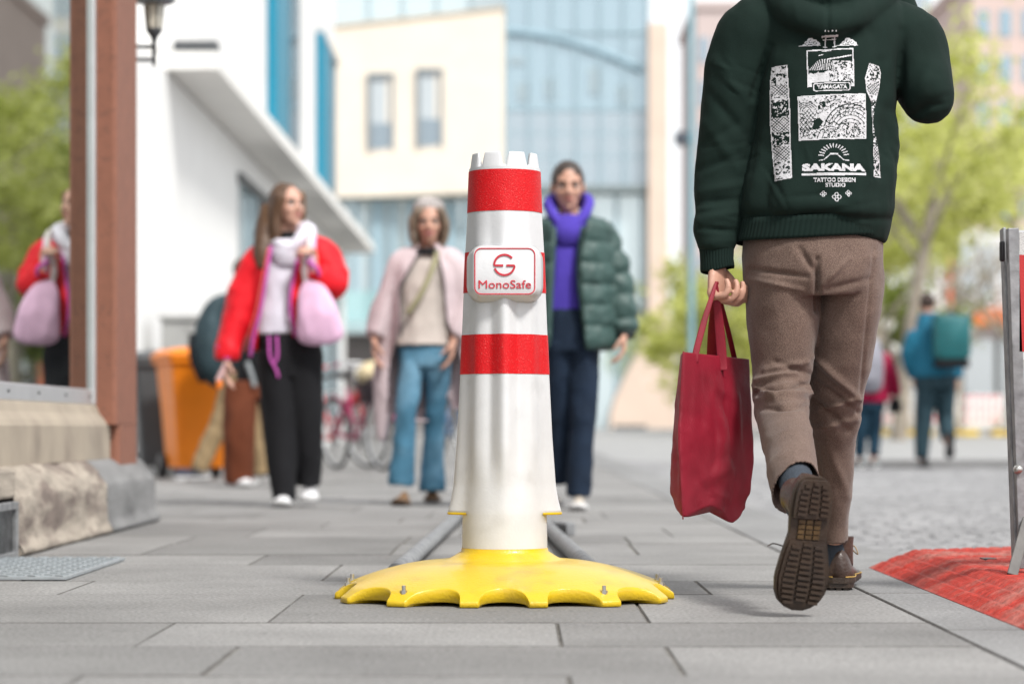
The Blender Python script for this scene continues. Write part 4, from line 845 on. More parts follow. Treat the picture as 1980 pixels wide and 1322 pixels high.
for li, v in enumerate(np.concatenate([np.linspace(686, 960, 40), np.linspace(965, 1000, 7)])):
    uA, uB, uC = lat(min(v, 985), 1), lat(min(v, 985), 2), lat(min(v, 985), 3); fr = max(0, (v-960)/40)
    A = (uA, -.085); B = (uB, .14); C = (uC, -.01); Dd = (uB-14, .20)
    ring = []
    for (p, q, n_) in ((A, B, 30), (B, Dd, 8), (Dd, C, 26), (C, A, 10)):
        for i in range(n_):
            t_ = i/n_; u = p[0]+(q[0]-p[0])*t_; dy = p[1]+(q[1]-p[1])*t_; bul = math.sin(math.pi*t_)*(.018 if p is A else .0)*math.sin(math.pi*min((v-680)/330, 1)); vv = v
            if v > 955: vb = np.interp(u, bot_u, bot_v)-(14 if dy > .03 and p is Dd else 0); vv = 955+(vb-955)*(v-955)/45
            top_t = -14*(1-t_) if p is A else (-14*t_ if p is Dd or p is C else 0)
            if p is Dd: top_t = -14*t_*.6
            if p is C: top_t = -8-6*t_
            if v < 760: vv += (top_t+8)*(1-(v-686)/74)
            ring.append(P(u, vv, DB+dy-bul))
    rs.append(ring)
v_ = np.array([tuple(p) for r in rs for p in r]); nr = len(rs[0]); cen = v_.reshape(len(rs), nr, 3).mean(1).repeat(nr, 0); nrm = v_-cen; nrm[:, 2] = 0; nrm /= np.linalg.norm(nrm, axis=1)[:, None]
for i in range(len(v_)):
    p = v_[i]; rw = i//nr; a = noise.noise(Vector((p[0]*22, p[1]*22, p[2]*5))); b = noise.noise(Vector((p[0]*30+p[2]*18, p[1]*30, p[2]*20+3))); v_[i] += nrm[i]*((1-abs(a)*2)*.007+b*.005)*min(rw/10, 1)
def tB(u, v, dy): return np.array(P(u, v, DB+dy))
fo = np.zeros(len(v_))
for a, b, w_, hh in (((1345, 940, -.05), (1400, 905, .04), 10, .010), ((1335, 920, -.06), (1370, 960, .0), 8, -.009), ((1400, 720, .04), (1425, 960, .08), 8, -.007), ((1375, 700, .0), (1392, 880, .03), 9, .006), ((1425, 740, .08), (1432, 930, .1), 7, .006), ((1330, 960, -.06), (1400, 985, .04), 9, .006), ((1352, 720, -.03), (1350, 880, -.03), 10, -.006)): fo += seg_fold(v_, tB(*a), tB(*b), w_*KM+.005, hh)
v_ = v_+nrm*fo[:, None]
g_ = random.Random(9)
for i in range(30):
    u_, v__ = g_.uniform(1325, 1445), g_.uniform(740, 990); an = g_.choice((1.35, 1.6, 1.8, .5, -.5))+g_.uniform(-.2, .2); l_ = g_.uniform(12, 45); up_ = np.array(v_)
    v_ = v_+nrm*px_fold(v_, np.tile([0, -1., 0], (len(v_), 1))*(nrm[:, 1:2] < .2), (u_-l_*math.cos(an), v__-l_*math.sin(an)), (u_+l_*math.cos(an), v__+l_*math.sin(an)), g_.uniform(3, 7), g_.choice((1, -1))*g_.uniform(.002, .0045))[:, None]
fs = [(i*nr+j, i*nr+(j+1) % nr, (i+1)*nr+(j+1) % nr, (i+1)*nr+j) for i in range(len(rs)-1) for j in range(nr)]+[tuple((len(rs)-1)*nr+j for j in range(nr))]
tbody = mesh_obj('bag_body', v_, fs, TOTE, tb, True); s = tbody.modifiers.new('s', 'SOLIDIFY'); s.thickness = .002; s.offset = -1; s2 = tbody.modifiers.new('s2', 'SUBSURF'); s2.levels = 1; s2.render_levels = 1
m_ = MB()      # stitched seam down the edge and rim seam
m_.limb([Vector(v_[k*nr])+Vector((-.001, -.001, 0)) for k in range(0, len(rs), 2)], [.0016]*len(range(0, len(rs), 2)), n=6, sub=1); m_.build('seam', TOTE, tbody, True)
m_ = MB(); m_.limb([Vector(v_[6*nr+j])+Vector((-.0004, -.0012, 0)) for j in range(0, 31, 3)], [.0011]*11, n=6, sub=1); m_.build('seam', TOTE, tbody, True)
def strap(pts, w_=.030, tw=(1, 0, 0)):
    m_ = MB(); m_.limb([P(*p) for p in pts], [(w_/2*s_, .0013) for s_ in np.interp(np.linspace(0, 1, len(pts)), [0, .5, .8, 1], [1, .9, .55, .35])], ref=tw, n=12, sub=5); m_.build('handle', TOTE, tb, True)
strap([(1344, 700, 5.835), (1346, 680, 5.835), (1362, 620, 5.85), (1379, 565, 5.87), (1385, 545, 5.885)], .017, (0, 1, .2))
strap([(1397, 715, 5.915), (1396, 694, 5.915), (1391, 630, 5.905), (1385, 570, 5.89), (1384, 545, 5.885)], .026, (0, 1, .2))
strap([(1377, 705, 6.03), (1376, 684, 6.03), (1379, 625, 5.97), (1384, 570, 5.91), (1386, 545, 5.89)], .026, (0, 1, .2))
strap([(1422, 715, 6.05), (1421, 698, 6.05), (1408, 640, 5.99), (1392, 575, 5.92), (1387, 547, 5.89)], .014, (0, 1, .2))
# ================================================================ PEOPLE DOWN THE STREET
RELAX = dict(curl=.35)
# ---- woman in the red jacket
D = 12.8; k = D/F
pr = root('person', 'young person with long brown hair in bright red jacket and wide black trousers', 'person', (-1.2, D, 0))
HM = head_mat(P(556, 400, D), R(42), R(4))
J = dict(neck=(556, 468, .02), shL=(508, 492, .02), shR=(614, 490, .02), elL=(462, 598, .0), elR=(646, 566, .02), wrL=(440, 690, -.08), wrR=(606, 516, -.16), hipL=(538, 655, 0), hipR=(584, 655, 0), knL=(542, 800, -.02), knR=(592, 800, .03), anL=(545, 950, -.05), anR=(592, 925, .15))
b = body(pr, D, J, HM, .007, SKIN_L, 1.0, hands=(((-.1, -.1, -1), (1, 0, 0), (0, -1, .1), RELAX), ((-.25, -.1, 1), (-.5, -1, .2), (-.8, .3, .2), dict(curl=1.0))), face=dict(brow=(.06, .035, .02)))
hb = MB(); hb.T = HM; hb.ell((0, -.022, .032), (.085, .093, .099)); hb.ell((0, -.06, -.05), (.070, .05, .10)); hb.limb([(.07, .02, .05), (.082, -.01, -.05), (.085, -.01, -.16), (.075, .0, -.25)], [(.026, .04), (.028, .045), (.026, .04), (.012, .02)]); hb.limb([(-.06, .03, .07), (-.084, .0, -.04), (-.080, -.02, -.12)], [(.02, .035), (.02, .035), (.012, .02)]); hb.T = None
pl(hb, D, [(522, 400, .03, 36, 1.3), (514, 450, .0, 42, 1.2), (510, 490, -.06, 38, .9), (508, 520, -.10, 22, .6)])
HAIRB = mat('long_brown_hair', (.085, .042, .020), .55, .3, 60, .8, 80, stretch=(1, 1, .12), col2=(.30, .16, .07), c2s=3, c2lo=.5, c2hi=.62)
garment('hair', hb, HAIRB, b, .007, 4, .006, (30, 30, 6))
WHF = cloth('white_fleece', (.74, .72, .82), .95); REDJ = mat('red_jacket', (.72, .010, .020), .6, .1, 9, .3, 180, spec=.25); PINKM = cloth('magenta_lining', (.50, .10, .40)); PINKS = cloth('salmon_edge', (.75, .13, .12)); BLK = cloth('black_cloth', (.008, .008, .010), .9, .1, .3, 260, 0, spec=.3)
tm = MB(); pl(tm, D, [(552, 646, 0, 118, .62), (551, 600, 0, 108, .62), (553, 540, 0, 104, .6), (556, 500, .01, 112, .55), (557, 474, .02, 62, .7), (558, 458, .01, 50, .9)], n=28)
hood_ = garment('white_hoodie', tm, WHF, pr, .008, 4, .006, (9, 9, 5), 2)
tm = MB(); pl(tm, D, [(524, 458, .0, 24, 1.2), (537, 470, -.08, 20, .8), (564, 478, -.10, 18, .8), (584, 460, -.07, 32, 1.0), (594, 450, .02, 38, 1.0), (572, 446, .10, 40, 1.1), (540, 450, .10, 36, 1.1), (524, 458, .0, 24, 1.2)], n=14); pl(tm, D, [(558, 476, -.03, 62, .9), (557, 492, -.05, 70, .7), (555, 514, -.05, 58, .6)], n=20); garment('hood', tm, WHF, hood_, .007, 4, .003)
tm = MB(); pl(tm, D, [(557, 454, .0, 50, .95), (557, 466, -.008, 56, .95)], n=20); tm.build('black_collar', BLK, hood_, True)
tm = MB(); pl(tm, D, [(548, 676, 0, 128, .66), (549, 620, 0, 132, .70), (552, 550, 0, 138, .70), (556, 506, .01, 138, .62), (558, 482, .02, 100, .62), (558, 466, .03, 66, .8)], n=30)
pl(tm, D, [(532, 492, .02, 62, 1), (502, 510, .02, 66, 1), (478, 560, .01, 66, 1), (460, 610, -.01, 60, 1), (446, 655, -.04, 52, 1), (439, 688, -.08, 46, 1), (438, 696, -.085, 38, 1)], n=22, sub=5)
pl(tm, D, [(580, 492, .02, 62, 1), (618, 492, .03, 66, 1), (642, 530, .02, 60, 1.1), (642, 550, -.02, 58, 1.1), (622, 540, -.10, 54, 1.1), (610, 522, -.14, 44, 1)], n=22, sub=5)
ol, orr = [(0, 470, 528), (1, 520, 512), (2, 600, 500), (3, 690, 482)], None
def opening(cl, cr, d, ymax):
    def f(c):
        kk = c[:, 1]/F; u = c[:, 0]/kk+U0; v = V0-(c[:, 2]-H)/kk
        return (c[:, 1] < ymax) & (u > np.interp(v, *zip(*cl))) & (u < np.interp(v, *zip(*cr))) & (v > cl[0][0])
    return f
jk = garment('red_jacket', tm, REDJ, pr, .008, 5, .012, (8, 8, 7), 12, pred=opening([(430, 535), (480, 522), (560, 510), (640, 496), (700, 492)], [(462, 580), (480, 584), (560, 562), (640, 566), (700, 572)], D, D), th=.01)
def trim(name, m, par, d, pts, w_=.018, dy=0):
    t_ = MB(); pl(t_, d, [(u, v, y+dy, w_/k, 1) for u, v, y in pts], n=10, sub=5); return t_.build(name, m, par, True)
trim('lining', PINKM, jk, D, [(524, 476, -.10), (514, 540, -.135), (504, 600, -.135), (490, 650, -.125), (484, 690, -.10)]); trim('lining', PINKM, jk, D, [(582, 478, -.08), (566, 540, -.135), (561, 600, -.135), (572, 650, -.12)])
trim('edge_piping', PINKS, jk, D, [(519, 480, -.115), (506, 545, -.145), (494, 605, -.145), (478, 655, -.12), (474, 680, -.09)], .009); trim('edge_piping', PINKM, jk, D, [(420, 668, -.10), (440, 694, -.135), (456, 672, -.08)], .010)
trim('edge_piping', PINKM, jk, D, [(594, 505, -.2), (612, 518, -.22), (618, 535, -.18)], .022)
tm = MB(); pl(tm, D, [(560, 648, 0, 118, .72), (560, 690, 0, 124, .78), (562, 730, 0, 124, .75)], n=28)
pl(tm, D, [(536, 680, 0, 72, 1.4), (541, 760, -.01, 74, 1.3), (543, 850, -.03, 64, 1.3), (548, 930, -.05, 50, 1.5), (551, 966, -.05, 44, 1.7)], n=22); pl(tm, D, [(588, 680, 0, 70, 1.4), (588, 760, .01, 72, 1.3), (592, 850, .05, 62, 1.3), (594, 915, .10, 52, 1.4), (594, 935, .11, 50, 1.5)], n=22)
garment('wide_trousers', tm, BLK, pr, .008, 5, .009, (8, 8, 3), 6)
for a in ([(520, 650, -.12), (522, 690, -.15), (534, 715, -.15), (538, 730, -.15)], [(535, 650, -.12), (536, 690, -.15), (526, 705, -.15)]): trim('drawstring', PINKM, hood_, D, a, .014)
SNK = mat('white_sneaker', (.78, .78, .80), .5); SNS = mat('white_rubber', (.7, .7, .7), .5)
def shoe_px(par, u, v, d, yaw, L_, mu, ms, wd=.1, pitch=0, hgt=.085): 
    p = P(u, v, d); return shoe(par, (p.x, p.y, max((p.z if pitch else 0)+gz(d), 0)+.012), yaw, pitch, L_, mu, ms, wd, hgt)
shoe_px(pr, 541, 980, D-.24, R(184), .27, SNK, SNS, .10); shoe_px(pr, 596, 975, D-.06, R(178), .27, SNK, SNS, .105, R(8))
tb_ = root('handbag', 'pink fabric shoulder bag carried by the person in the red jacket', 'handbag', tuple(P(618, 600, D-.15)))
PBAG = cloth('pink_fabric', (.72, .46, .64), .9, .1)
tm = MB(); pl(tm, D-.17, [(598, 542, .02, 24, .5), (604, 562, 0, 56, .5), (612, 596, -.02, 76, .55), (617, 630, -.02, 86, .55), (620, 652, -.01, 84, .5), (621, 660, 0, 60, .4)], n=28); hbg = garment('bag_body', tm, PBAG, tb_, .007, 4, .008, (9, 9, 5), 8)
tm = MB(); pl(tm, D-.17, [(598, 560, .0, 14, .5), (588, 520, .02, 12, .6), (596, 478, -.02, 12, .6), (602, 452, .04, 12, .6), (600, 446, .12, 12, .6)], n=10); tm.build('strap', cloth('cream_strap', (.72, .66, .66)), tb_, True)
tm = MB(); pl(tm, D-.17, [(614, 575, .0, 14, .5), (606, 540, .02, 12, .6), (604, 500, -.01, 12, .6), (606, 458, .04, 12, .6)], n=10); tm.build('strap', PBAG, tb_, True)
ky = root('keyring', 'orange and pink key tag dangling from the hand above the rust trousers', 'keys', tuple(P(428, 720, D-.12)))
tm = MB(); pl(tm, D-.13, [(435, 700, 0, 5, 1), (430, 715, 0, 9, .5), (421, 738, 0, 12, .4)], n=8); tm.build('ribbon', cloth('pale_pink', (.6, .4, .4)), ky, True); tm = MB(); tm.ell(P(424, 742, D-.13), (.018, .008, .03)); tm.build('tag', mat('orange_tag', (.8, .2, .02), .5), ky, True)
# ---- older woman in a long pale coat
D = 13.1; k = D/F
pr = root('person', 'smiling grey haired person in long pale pink coat and flared blue jeans', 'person', (-.5, D, 0))
HM = head_mat(P(829, 432, D), R(4), R(-4))
J = dict(neck=(826, 486, .02), shL=(782, 505, .02), shR=(872, 505, .02), elL=(744, 585, .02), elR=(900, 590, .02), wrL=(724, 655, -.04), wrR=(876, 660, -.08), hipL=(798, 660, 0), hipR=(842, 660, 0), knL=(786, 790, -.06), knR=(838, 790, .05), anL=(777, 930, -.02), anR=(838, 930, .12))
b = body(pr, D, J, HM, .007, SKIN, .98, hands=(((.0, -.1, -1), (1, 0, 0), (0, -1, .1), RELAX), ((-.1, -.2, -1), (-1, 0, 0), (0, -1, .1), RELAX)), face=dict(smile=1.0, mouth_open=.7, brow=(.12, .1, .09)))
hb = MB(); hb.T = HM; hb.ell((0, -.022, .030), (.090, .095, .098)); hb.ell((0, -.05, -.06), (.088, .06, .08))
for s_ in (1, -1): hb.limb([(s_*.06, .045, .07), (s_*.086, .03, .01), (s_*.086, .02, -.06), (s_*.074, .03, -.12)], [(.022, .03), (.022, .038), (.022, .036), (.012, .02)])
hb.T = None; HG = mat('grey_brown_hair', (.16, .115, .08), .65, .35, 50, .8, 70, stretch=(1, 1, .15), col2=(.34, .29, .25), c2s=14); garment('hair', hb, HG, b, .007, 4, .008, (26, 26, 12))
hb = MB(); hb.T = HM; hb.ell((0, -.03, .078), (.088, .090, .066)); hb.T = None; hair_top = garment('pale_hair_top', hb, cloth('hair_top_grey', (.38, .35, .34), 1, .2, .8, 90), pr, .007, 3, .004, (40, 40, 40));  # added shell for the lighter top of the grey hair, no hat
CRM = cloth('cream_jumper', (.55, .49, .45), .95); CT = cloth('pale_pink_coat', (.56, .46, .48), .95, .08); 
tm = MB(); pl(tm, D, [(820, 668, 0, 116, .80), (820, 652, 0, 112, .76), (820, 610, 0, 106, .68), (822, 550, 0, 104, .64), (825, 512, .01, 98, .58), (827, 488, .02, 54, .8)], n=28); jm = garment('jumper', tm, CRM, pr, .008, 4, .006, (9, 9, 5), 3)
tm = MB(); pl(tm, D, [(827, 484, .0, 52, 1.0), (827, 496, -.005, 62, .95)], n=20); tm.build('black_collar', BLK, jm, True)
trim('bag_strap', cloth('olive_strap', (.34, .32, .20)), jm, D, [(846, 488, -.07), (832, 530, -.135), (810, 575, -.15), (788, 606, -.13)], .032)
tm = MB(); pl(tm, D, [(806, 812, .04, 74, .5), (812, 740, .03, 128, .70), (818, 660, .02, 138, .80), (820, 580, .01, 128, .80), (824, 520, .01, 128, .66), (828, 494, .02, 92, .62), (829, 478, .03, 62, .8)], n=30)
pl(tm, D, [(800, 505, .02, 56, 1), (778, 518, .02, 58, 1), (756, 570, .02, 52, 1), (738, 615, .0, 48, 1), (726, 650, -.03, 40, 1)], n=20, sub=5); pl(tm, D, [(858, 505, .02, 56, 1), (880, 520, .02, 56, 1), (898, 580, .02, 52, 1), (890, 625, -.03, 46, 1), (878, 652, -.07, 38, 1)], n=20, sub=5)
pl(tm, D, [(762, 640, .02, 50, .9), (750, 720, .03, 52, .8), (744, 790, .04, 40, .8), (738, 850, .04, 14, .8)], n=16); pl(tm, D, [(882, 640, .02, 50, .9), (888, 720, .03, 50, .8), (890, 790, .04, 40, .8)], n=16)
garment('long_coat', tm, CT, pr, .008, 5, .012, (8, 8, 3), 14, pred=opening([(440, 815), (490, 806), (555, 770), (620, 774), (700, 752), (860, 745)], [(470, 838), (490, 848), (555, 860), (620, 866), (700, 895), (860, 900)], D, D+.0), th=.008)
for a in ([(812, 488, -.085), (790, 525, -.12), (772, 555, -.135), (774, 600, -.13), (776, 650, -.12)], [(846, 488, -.09), (858, 540, -.13), (862, 600, -.13), (868, 640, -.12)]): trim('coat_edge', cloth('dark_edge', (.08, .07, .08)), jm, D, a, .007)
JEAN = mat('denim_light', (.06, .17, .26), .85, .2, 6, .4, 160, spec=.25, col2=(.15, .30, .42), c2s=3.2, c2lo=.45, c2hi=.6)
tm = MB(); pl(tm, D, [(821, 650, 0, 100, .66), (821, 680, 0, 104, .72), (821, 710, 0, 100, .7)], n=26); pl(tm, D, [(796, 690, 0, 50, 1.4), (790, 760, -.04, 46, 1.1), (785, 800, -.05, 40, 1.1), (780, 870, -.04, 42, 1.1), (776, 936, -.03, 52, 1.2)], n=20); pl(tm, D, [(846, 690, 0, 50, 1.4), (845, 760, .03, 46, 1.1), (841, 810, .05, 39, 1.1), (837, 880, .08, 41, 1.1), (836, 948, .08, 50, 1.2)], n=20)
garment('jeans', tm, JEAN, pr, .008, 5, .009, (9, 9, 6), 26)
BRS = mat('tan_suede', (.20, .11, .05), .9, .2, 30, .5, 90); GUM = mat('gum_sole', (.10, .06, .035), .6)
shoe_px(pr, 771, 985, D-.28, R(186), .26, BRS, GUM, .10, R(-12), .1); shoe_px(pr, 836, 972, D+.0, R(178), .26, BRS, GUM, .10)
# ---- man in the dark green puffer jacket
D = 12.3; k = D/F
pr = root('person', 'person with tied back hair in dark green puffer jacket over violet hoodie', 'person', (.25, D, 0))
HM = head_mat(P(1098, 362, D), R(2), R(-6))
J = dict(neck=(1099, 420, .02), shL=(1050, 440, .02), shR=(1150, 440, .02), elL=(1020, 540, .02), elR=(1196, 545, .02), wrL=(1020, 640, -.04), wrR=(1206, 645, -.04), hipL=(1078, 620, 0), hipR=(1122, 620, 0), knL=(1082, 770, .05), knR=(1122, 770, -.04), anL=(1082, 925, .15), anR=(1120, 945, -.02))
b = body(pr, D, J, HM, .007, SKIN, 1.06, hands=(((.0, -.1, -1), (1, 0, 0), (0, -1, .1), RELAX), ((-.02, -.15, -1), (-1, 0, 0), (0, -1, .1), dict(curl=.45))), face=dict(brow=(.03, .02, .015)))
hb = MB(); hb.T = HM @ Matrix.Scale(1.07, 4); hb.ell((0, -.016, .034), (.080, .094, .094)); hb.ell((0, -.10, .06), (.035, .03, .035)); hb.T = None; garment('hair', hb, mat('dark_hair', (.035, .022, .016), .5, .3, 60, .6, 80), b, .007, 4, .003, (30, 30, 12))
VIO = cloth('violet_fleece', (.085, .055, .42), .95, .1, spec=.3); PUF = mat('puffer_green', (.035, .075, .068), .5, .12, 9, .3, 90, spec=.45)
tm = MB(); pl(tm, D, [(1098, 606, 0, 96, .72), (1098, 560, 0, 100, .72), (1099, 500, 0, 104, .66), (1099, 455, .01, 110, .56), (1099, 430, .02, 62, .8)], n=28); vh = garment('violet_hoodie', tm, VIO, pr, .008, 4, .008, (12, 9, 4), 2)
tm = MB(); pl(tm, D, [(1062, 394, .04, 22, 1.6), (1070, 418, -.05, 22, 1.5), (1099, 446, -.10, 16, 1.2), (1128, 418, -.05, 22, 1.5), (1137, 392, .04, 22, 1.6), (1122, 388, .12, 34, 1.2), (1078, 388, .12, 34, 1.2), (1062, 394, .04, 22, 1.6)], n=16, sub=5); pl(tm, D, [(1099, 428, -.03, 66, .9), (1099, 450, -.055, 76, .75), (1099, 474, -.05, 60, .6)], n=20); garment('hood', tm, VIO, vh, .007, 4, .003)
tm = MB()
for i, v in enumerate(range(452, 662, 40)):
    pl(tm, D, [(1104, v-22, .0, 150+min(i, 2)*4, .78), (1104, v-12, .0, 166+min(i, 2)*4, .80), (1104, v+12, .0, 168+min(i, 2)*4, .80), (1104, v+24, .0, 152+min(i, 2)*4, .78)], n=30, sub=3)
pl(tm, D, [(1102, 446, .01, 120, .66), (1100, 434, .03, 100, .8), (1099, 428, .04, 96, .85)], n=24)
for sx, rows_ in ((1, [(1160, 450), (1182, 490), (1192, 532), (1199, 575), (1204, 618), (1206, 640)]), (-1, [(1042, 450), (1022, 490), (1014, 532), (1010, 575), (1012, 618), (1014, 640)])):
    for (ua, va), (ub, vb) in zip(rows_, rows_[1:]): pl(tm, D, [(ua+(ub-ua)*t_, va+(vb-va)*t_, .01-.01*(va > 560), w_, 1.05) for t_, w_ in ((-.12, 44), (.15, 56), (.5, 62), (.85, 56), (1.1, 44))], n=18, sub=3)
pl(tm, D, [(1130, 452, .01, 66, 1), (1165, 456, .01, 64, 1)], n=18); pl(tm, D, [(1072, 452, .01, 66, 1), (1040, 456, .01, 64, 1)], n=18)
pj = garment('puffer_jacket', tm, PUF, pr, .008, 2, .008, (12, 12, 12), 14, pred=opening([(350, 1052), (440, 1066), (500, 1068), (600, 1062), (700, 1060)], [(350, 1148), (440, 1134), (500, 1122), (600, 1128), (700, 1136)], D, D+.0), th=.02)
for a in ([(1071, 440, -.10), (1066, 520, -.15), (1062, 600, -.15), (1060, 650, -.14)], [(1128, 440, -.10), (1121, 520, -.15), (1128, 600, -.15), (1136, 655, -.14)]): trim('front_edge', PUF, pj, D, a, .035)
tm = MB(); pl(tm, D, [(1206, 636, -.01, 44, 1.0), (1207, 652, -.02, 42, 1)], n=18); tm.build('cuff', mat('dark_elastic', (.012, .02, .02), .7), pj, True)
NAVY = cloth('navy_trousers', (.010, .020, .040), .85, .2)
tm = MB(); pl(tm, D, [(1100, 600, 0, 104, .74), (1100, 640, 0, 108, .8), (1100, 680, 0, 108, .78)], n=26); pl(tm, D, [(1078, 660, 0, 60, 1.4), (1082, 750, .03, 52, 1.2), (1083, 840, .08, 44, 1.2), (1083, 930, .14, 42, 1.3)], n=20); pl(tm, D, [(1126, 660, 0, 62, 1.4), (1128, 750, -.02, 56, 1.2), (1124, 850, -.03, 48, 1.2), (1119, 958, -.03, 46, 1.3)], n=20)
garment('trousers', tm, NAVY, pr, .008, 5, .009, (9, 9, 6), 36)
BEI = mat('beige_canvas', (.45, .40, .34), .8); shoe_px(pr, 1116, 990, D-.27, R(184), .29, BEI, SNS, .10, R(-6)); shoe_px(pr, 1078, 960, D+.03, R(172), .29, BEI, SNS, .10)
# ---- person with a backpack striding behind the red jacket
D = 19.0; k = D/F
pr = root('person', 'person in beige trousers striding beside the orange bin, mostly behind the red jacket', 'person', (-2.2, D, 0))
HM = head_mat(P(478, 528, D), R(80), 0)
J = dict(neck=(472, 560, .0), shL=(470, 580, -.15), shR=(476, 580, .15), elL=(468, 640, -.2), elR=(486, 640, .2), wrL=(490, 690, -.2), wrR=(500, 700, .2), hipL=(455, 715, -.06), hipR=(465, 715, .06), knL=(425, 815, -.08), knR=(492, 815, .06), anL=(385, 905, -.1), anR=(506, 905, .08))
b = body(pr, D, J, HM, .009, SKIN, .98, hands=(((.2, 0, -1), (0, 1, 0), (1, 0, .1), RELAX), ((.2, 0, -1), (0, -1, 0), (1, 0, .1), RELAX)), face={})
hb = MB(); hb.T = HM; hb.ell((0, -.022, .036), (.082, .094, .092)); hb.T = None; garment('hair', hb, mat('brown_hair', (.05, .03, .02), .6), b, .009, 3, .003)
tm = MB(); pl(tm, D, [(460, 715, 0, 70, 1.3), (464, 650, 0, 66, 1.5), (470, 590, 0, 60, 1.7), (473, 568, 0, 40, 1.2)], n=20)
for s_ in 'LR': pl(tm, D, [(*J['sh'+s_][:2], J['sh'+s_][2], 36, 1), (*J['el'+s_][:2], J['el'+s_][2], 30, 1), (*J['wr'+s_][:2], J['wr'+s_][2], 24, 1)], n=14)
garment('jacket', tm, cloth('dark_blue_jacket', (.02, .028, .035)), pr, .01, 4, .01, (7, 7, 5), 3)
KH = cloth('khaki_trousers', (.28, .20, .11), .9, .15)
tm = MB(); pl(tm, D, [(460, 700, 0, 52, 1.3), (460, 735, 0, 56, 1.3)], n=20); pl(tm, D, [(452, 730, -.06, 44, 1.0), (428, 810, -.08, 38, 1), (400, 870, -.09, 34, 1), (383, 908, -.1, 32, 1)], n=16); pl(tm, D, [(468, 730, .06, 44, 1), (494, 815, .06, 38, 1), (502, 870, .07, 36, 1), (507, 915, .08, 34, 1)], n=16); garment('trousers', tm, KH, pr, .01, 4, .010, (8, 8, 6), 4)
DSH = mat('navy_sneaker', (.03, .03, .05), .7)
shoe_px(pr, 408, 930, D-.1, R(95), .29, DSH, SNS, .10); shoe_px(pr, 545, 928, D+.08, R(95), .29, DSH, SNS, .10)
bp = root('backpack', 'dark backpack with blue grey side worn in front of the white wall', 'backpack', tuple(P(410, 660, D)))
tm = MB(); pl(tm, D, [(424, 728, -.02, 46, 1.8), (410, 700, -.02, 66, 1.7), (410, 640, -.02, 64, 1.7), (424, 596, -.02, 48, 1.6), (444, 578, -.02, 24, 1.4)], n=24, ends=True); garment('pack_body', tm, mat('slate_fabric', (.028, .05, .06), .7, .2, 5, .3, 80, spec=.25, col2=(.06, .09, .105)), bp, .01, 4, .012, (8, 8, 4), 5)
tm = MB(); pl(tm, D, [(374, 645, -.02, 14, 4), (378, 690, -.02, 22, 4), (396, 735, -.02, 22, 4)], n=14); tm.build('front_pocket', BLK, bp, True); tm = MB(); pl(tm, D, [(445, 590, -.16, 9, 1), (478, 600, -.2, 9, 1), (484, 650, -.2, 9, 1), (440, 720, -.14, 9, 1)], n=8); tm.build('shoulder_strap', BLK, bp, True)
# ---- person in rust trousers
D = 17.0; k = D/F
pr = root('person', 'person in rust brown wide trousers, upper half behind the red jacket', 'person', (-1.8, D, 0))
HM = head_mat(P(538, 510, D), R(20), 0)
J = dict(neck=(534, 552, .0), shL=(500, 575, 0), shR=(568, 575, 0), elL=(486, 640, 0), elR=(585, 640, 0), wrL=(488, 700, -.05), wrR=(580, 700, -.05), hipL=(495, 720, 0), hipR=(530, 720, 0), knL=(472, 820, -.1), knR=(540, 820, .1), anL=(462, 915, -.05), anR=(550, 915, .2))
b = body(pr, D, J, HM, .009, SKIN_L, .95, hands=(((.0, -.1, -1), (1, 0, 0), (0, -1, .1), RELAX), ((-.1, -.2, -1), (-1, 0, 0), (0, -1, .1), RELAX)), face={})
hb = MB(); hb.T = HM; hb.ell((0, -.022, .030), (.086, .095, .098)); hb.ell((0, -.06, -.04), (.07, .04, .07)); hb.T = None; garment('hair', hb, mat('dark_hair', (.03, .02, .015), .6), b, .009, 3, .003)
tm = MB(); pl(tm, D, [(506, 745, 0, 102, .7), (512, 700, 0, 98, .7), (524, 640, 0, 90, .7), (532, 580, 0, 90, .6), (534, 558, 0, 44, .8)], n=22)
for s_ in 'LR': pl(tm, D, [(*J['sh'+s_][:2], J['sh'+s_][2], 34, 1), (*J['el'+s_][:2], J['el'+s_][2], 28, 1), (*J['wr'+s_][:2], J['wr'+s_][2], 22, 1)], n=14)
garment('black_jacket', tm, BLK, pr, .01, 4, .010, (8, 8, 5), 3)
trim('jacket_stripe', cloth('grey_stripe', (.25, .27, .28)), pr, D, [(478, 700, -.16), (488, 730, -.17), (492, 748, -.17)], .035)
RST = cloth('rust_trousers', (.115, .032, .014), .9, .15)
tm = MB(); pl(tm, D, [(496, 735, 0, 72, 1.0), (496, 770, 0, 82, 1.0)], n=20); pl(tm, D, [(466, 745, -.05, 62, 1.2), (463, 820, -.1, 62, 1.2), (462, 890, -.08, 58, 1.2), (461, 930, -.05, 52, 1.4)], n=18); pl(tm, D, [(525, 745, .05, 62, 1.2), (538, 820, .1, 62, 1.2), (548, 915, .2, 58, 1.2)], n=18); garment('wide_trousers', tm, RST, pr, .01, 4, .012, (9, 9, 3), 4)
shoe_px(pr, 468, 945, D-.25, R(186), .26, SNK, SNS, .10); shoe_px(pr, 500, 940, D+.1, R(110), .26, SNK, SNS, .10)
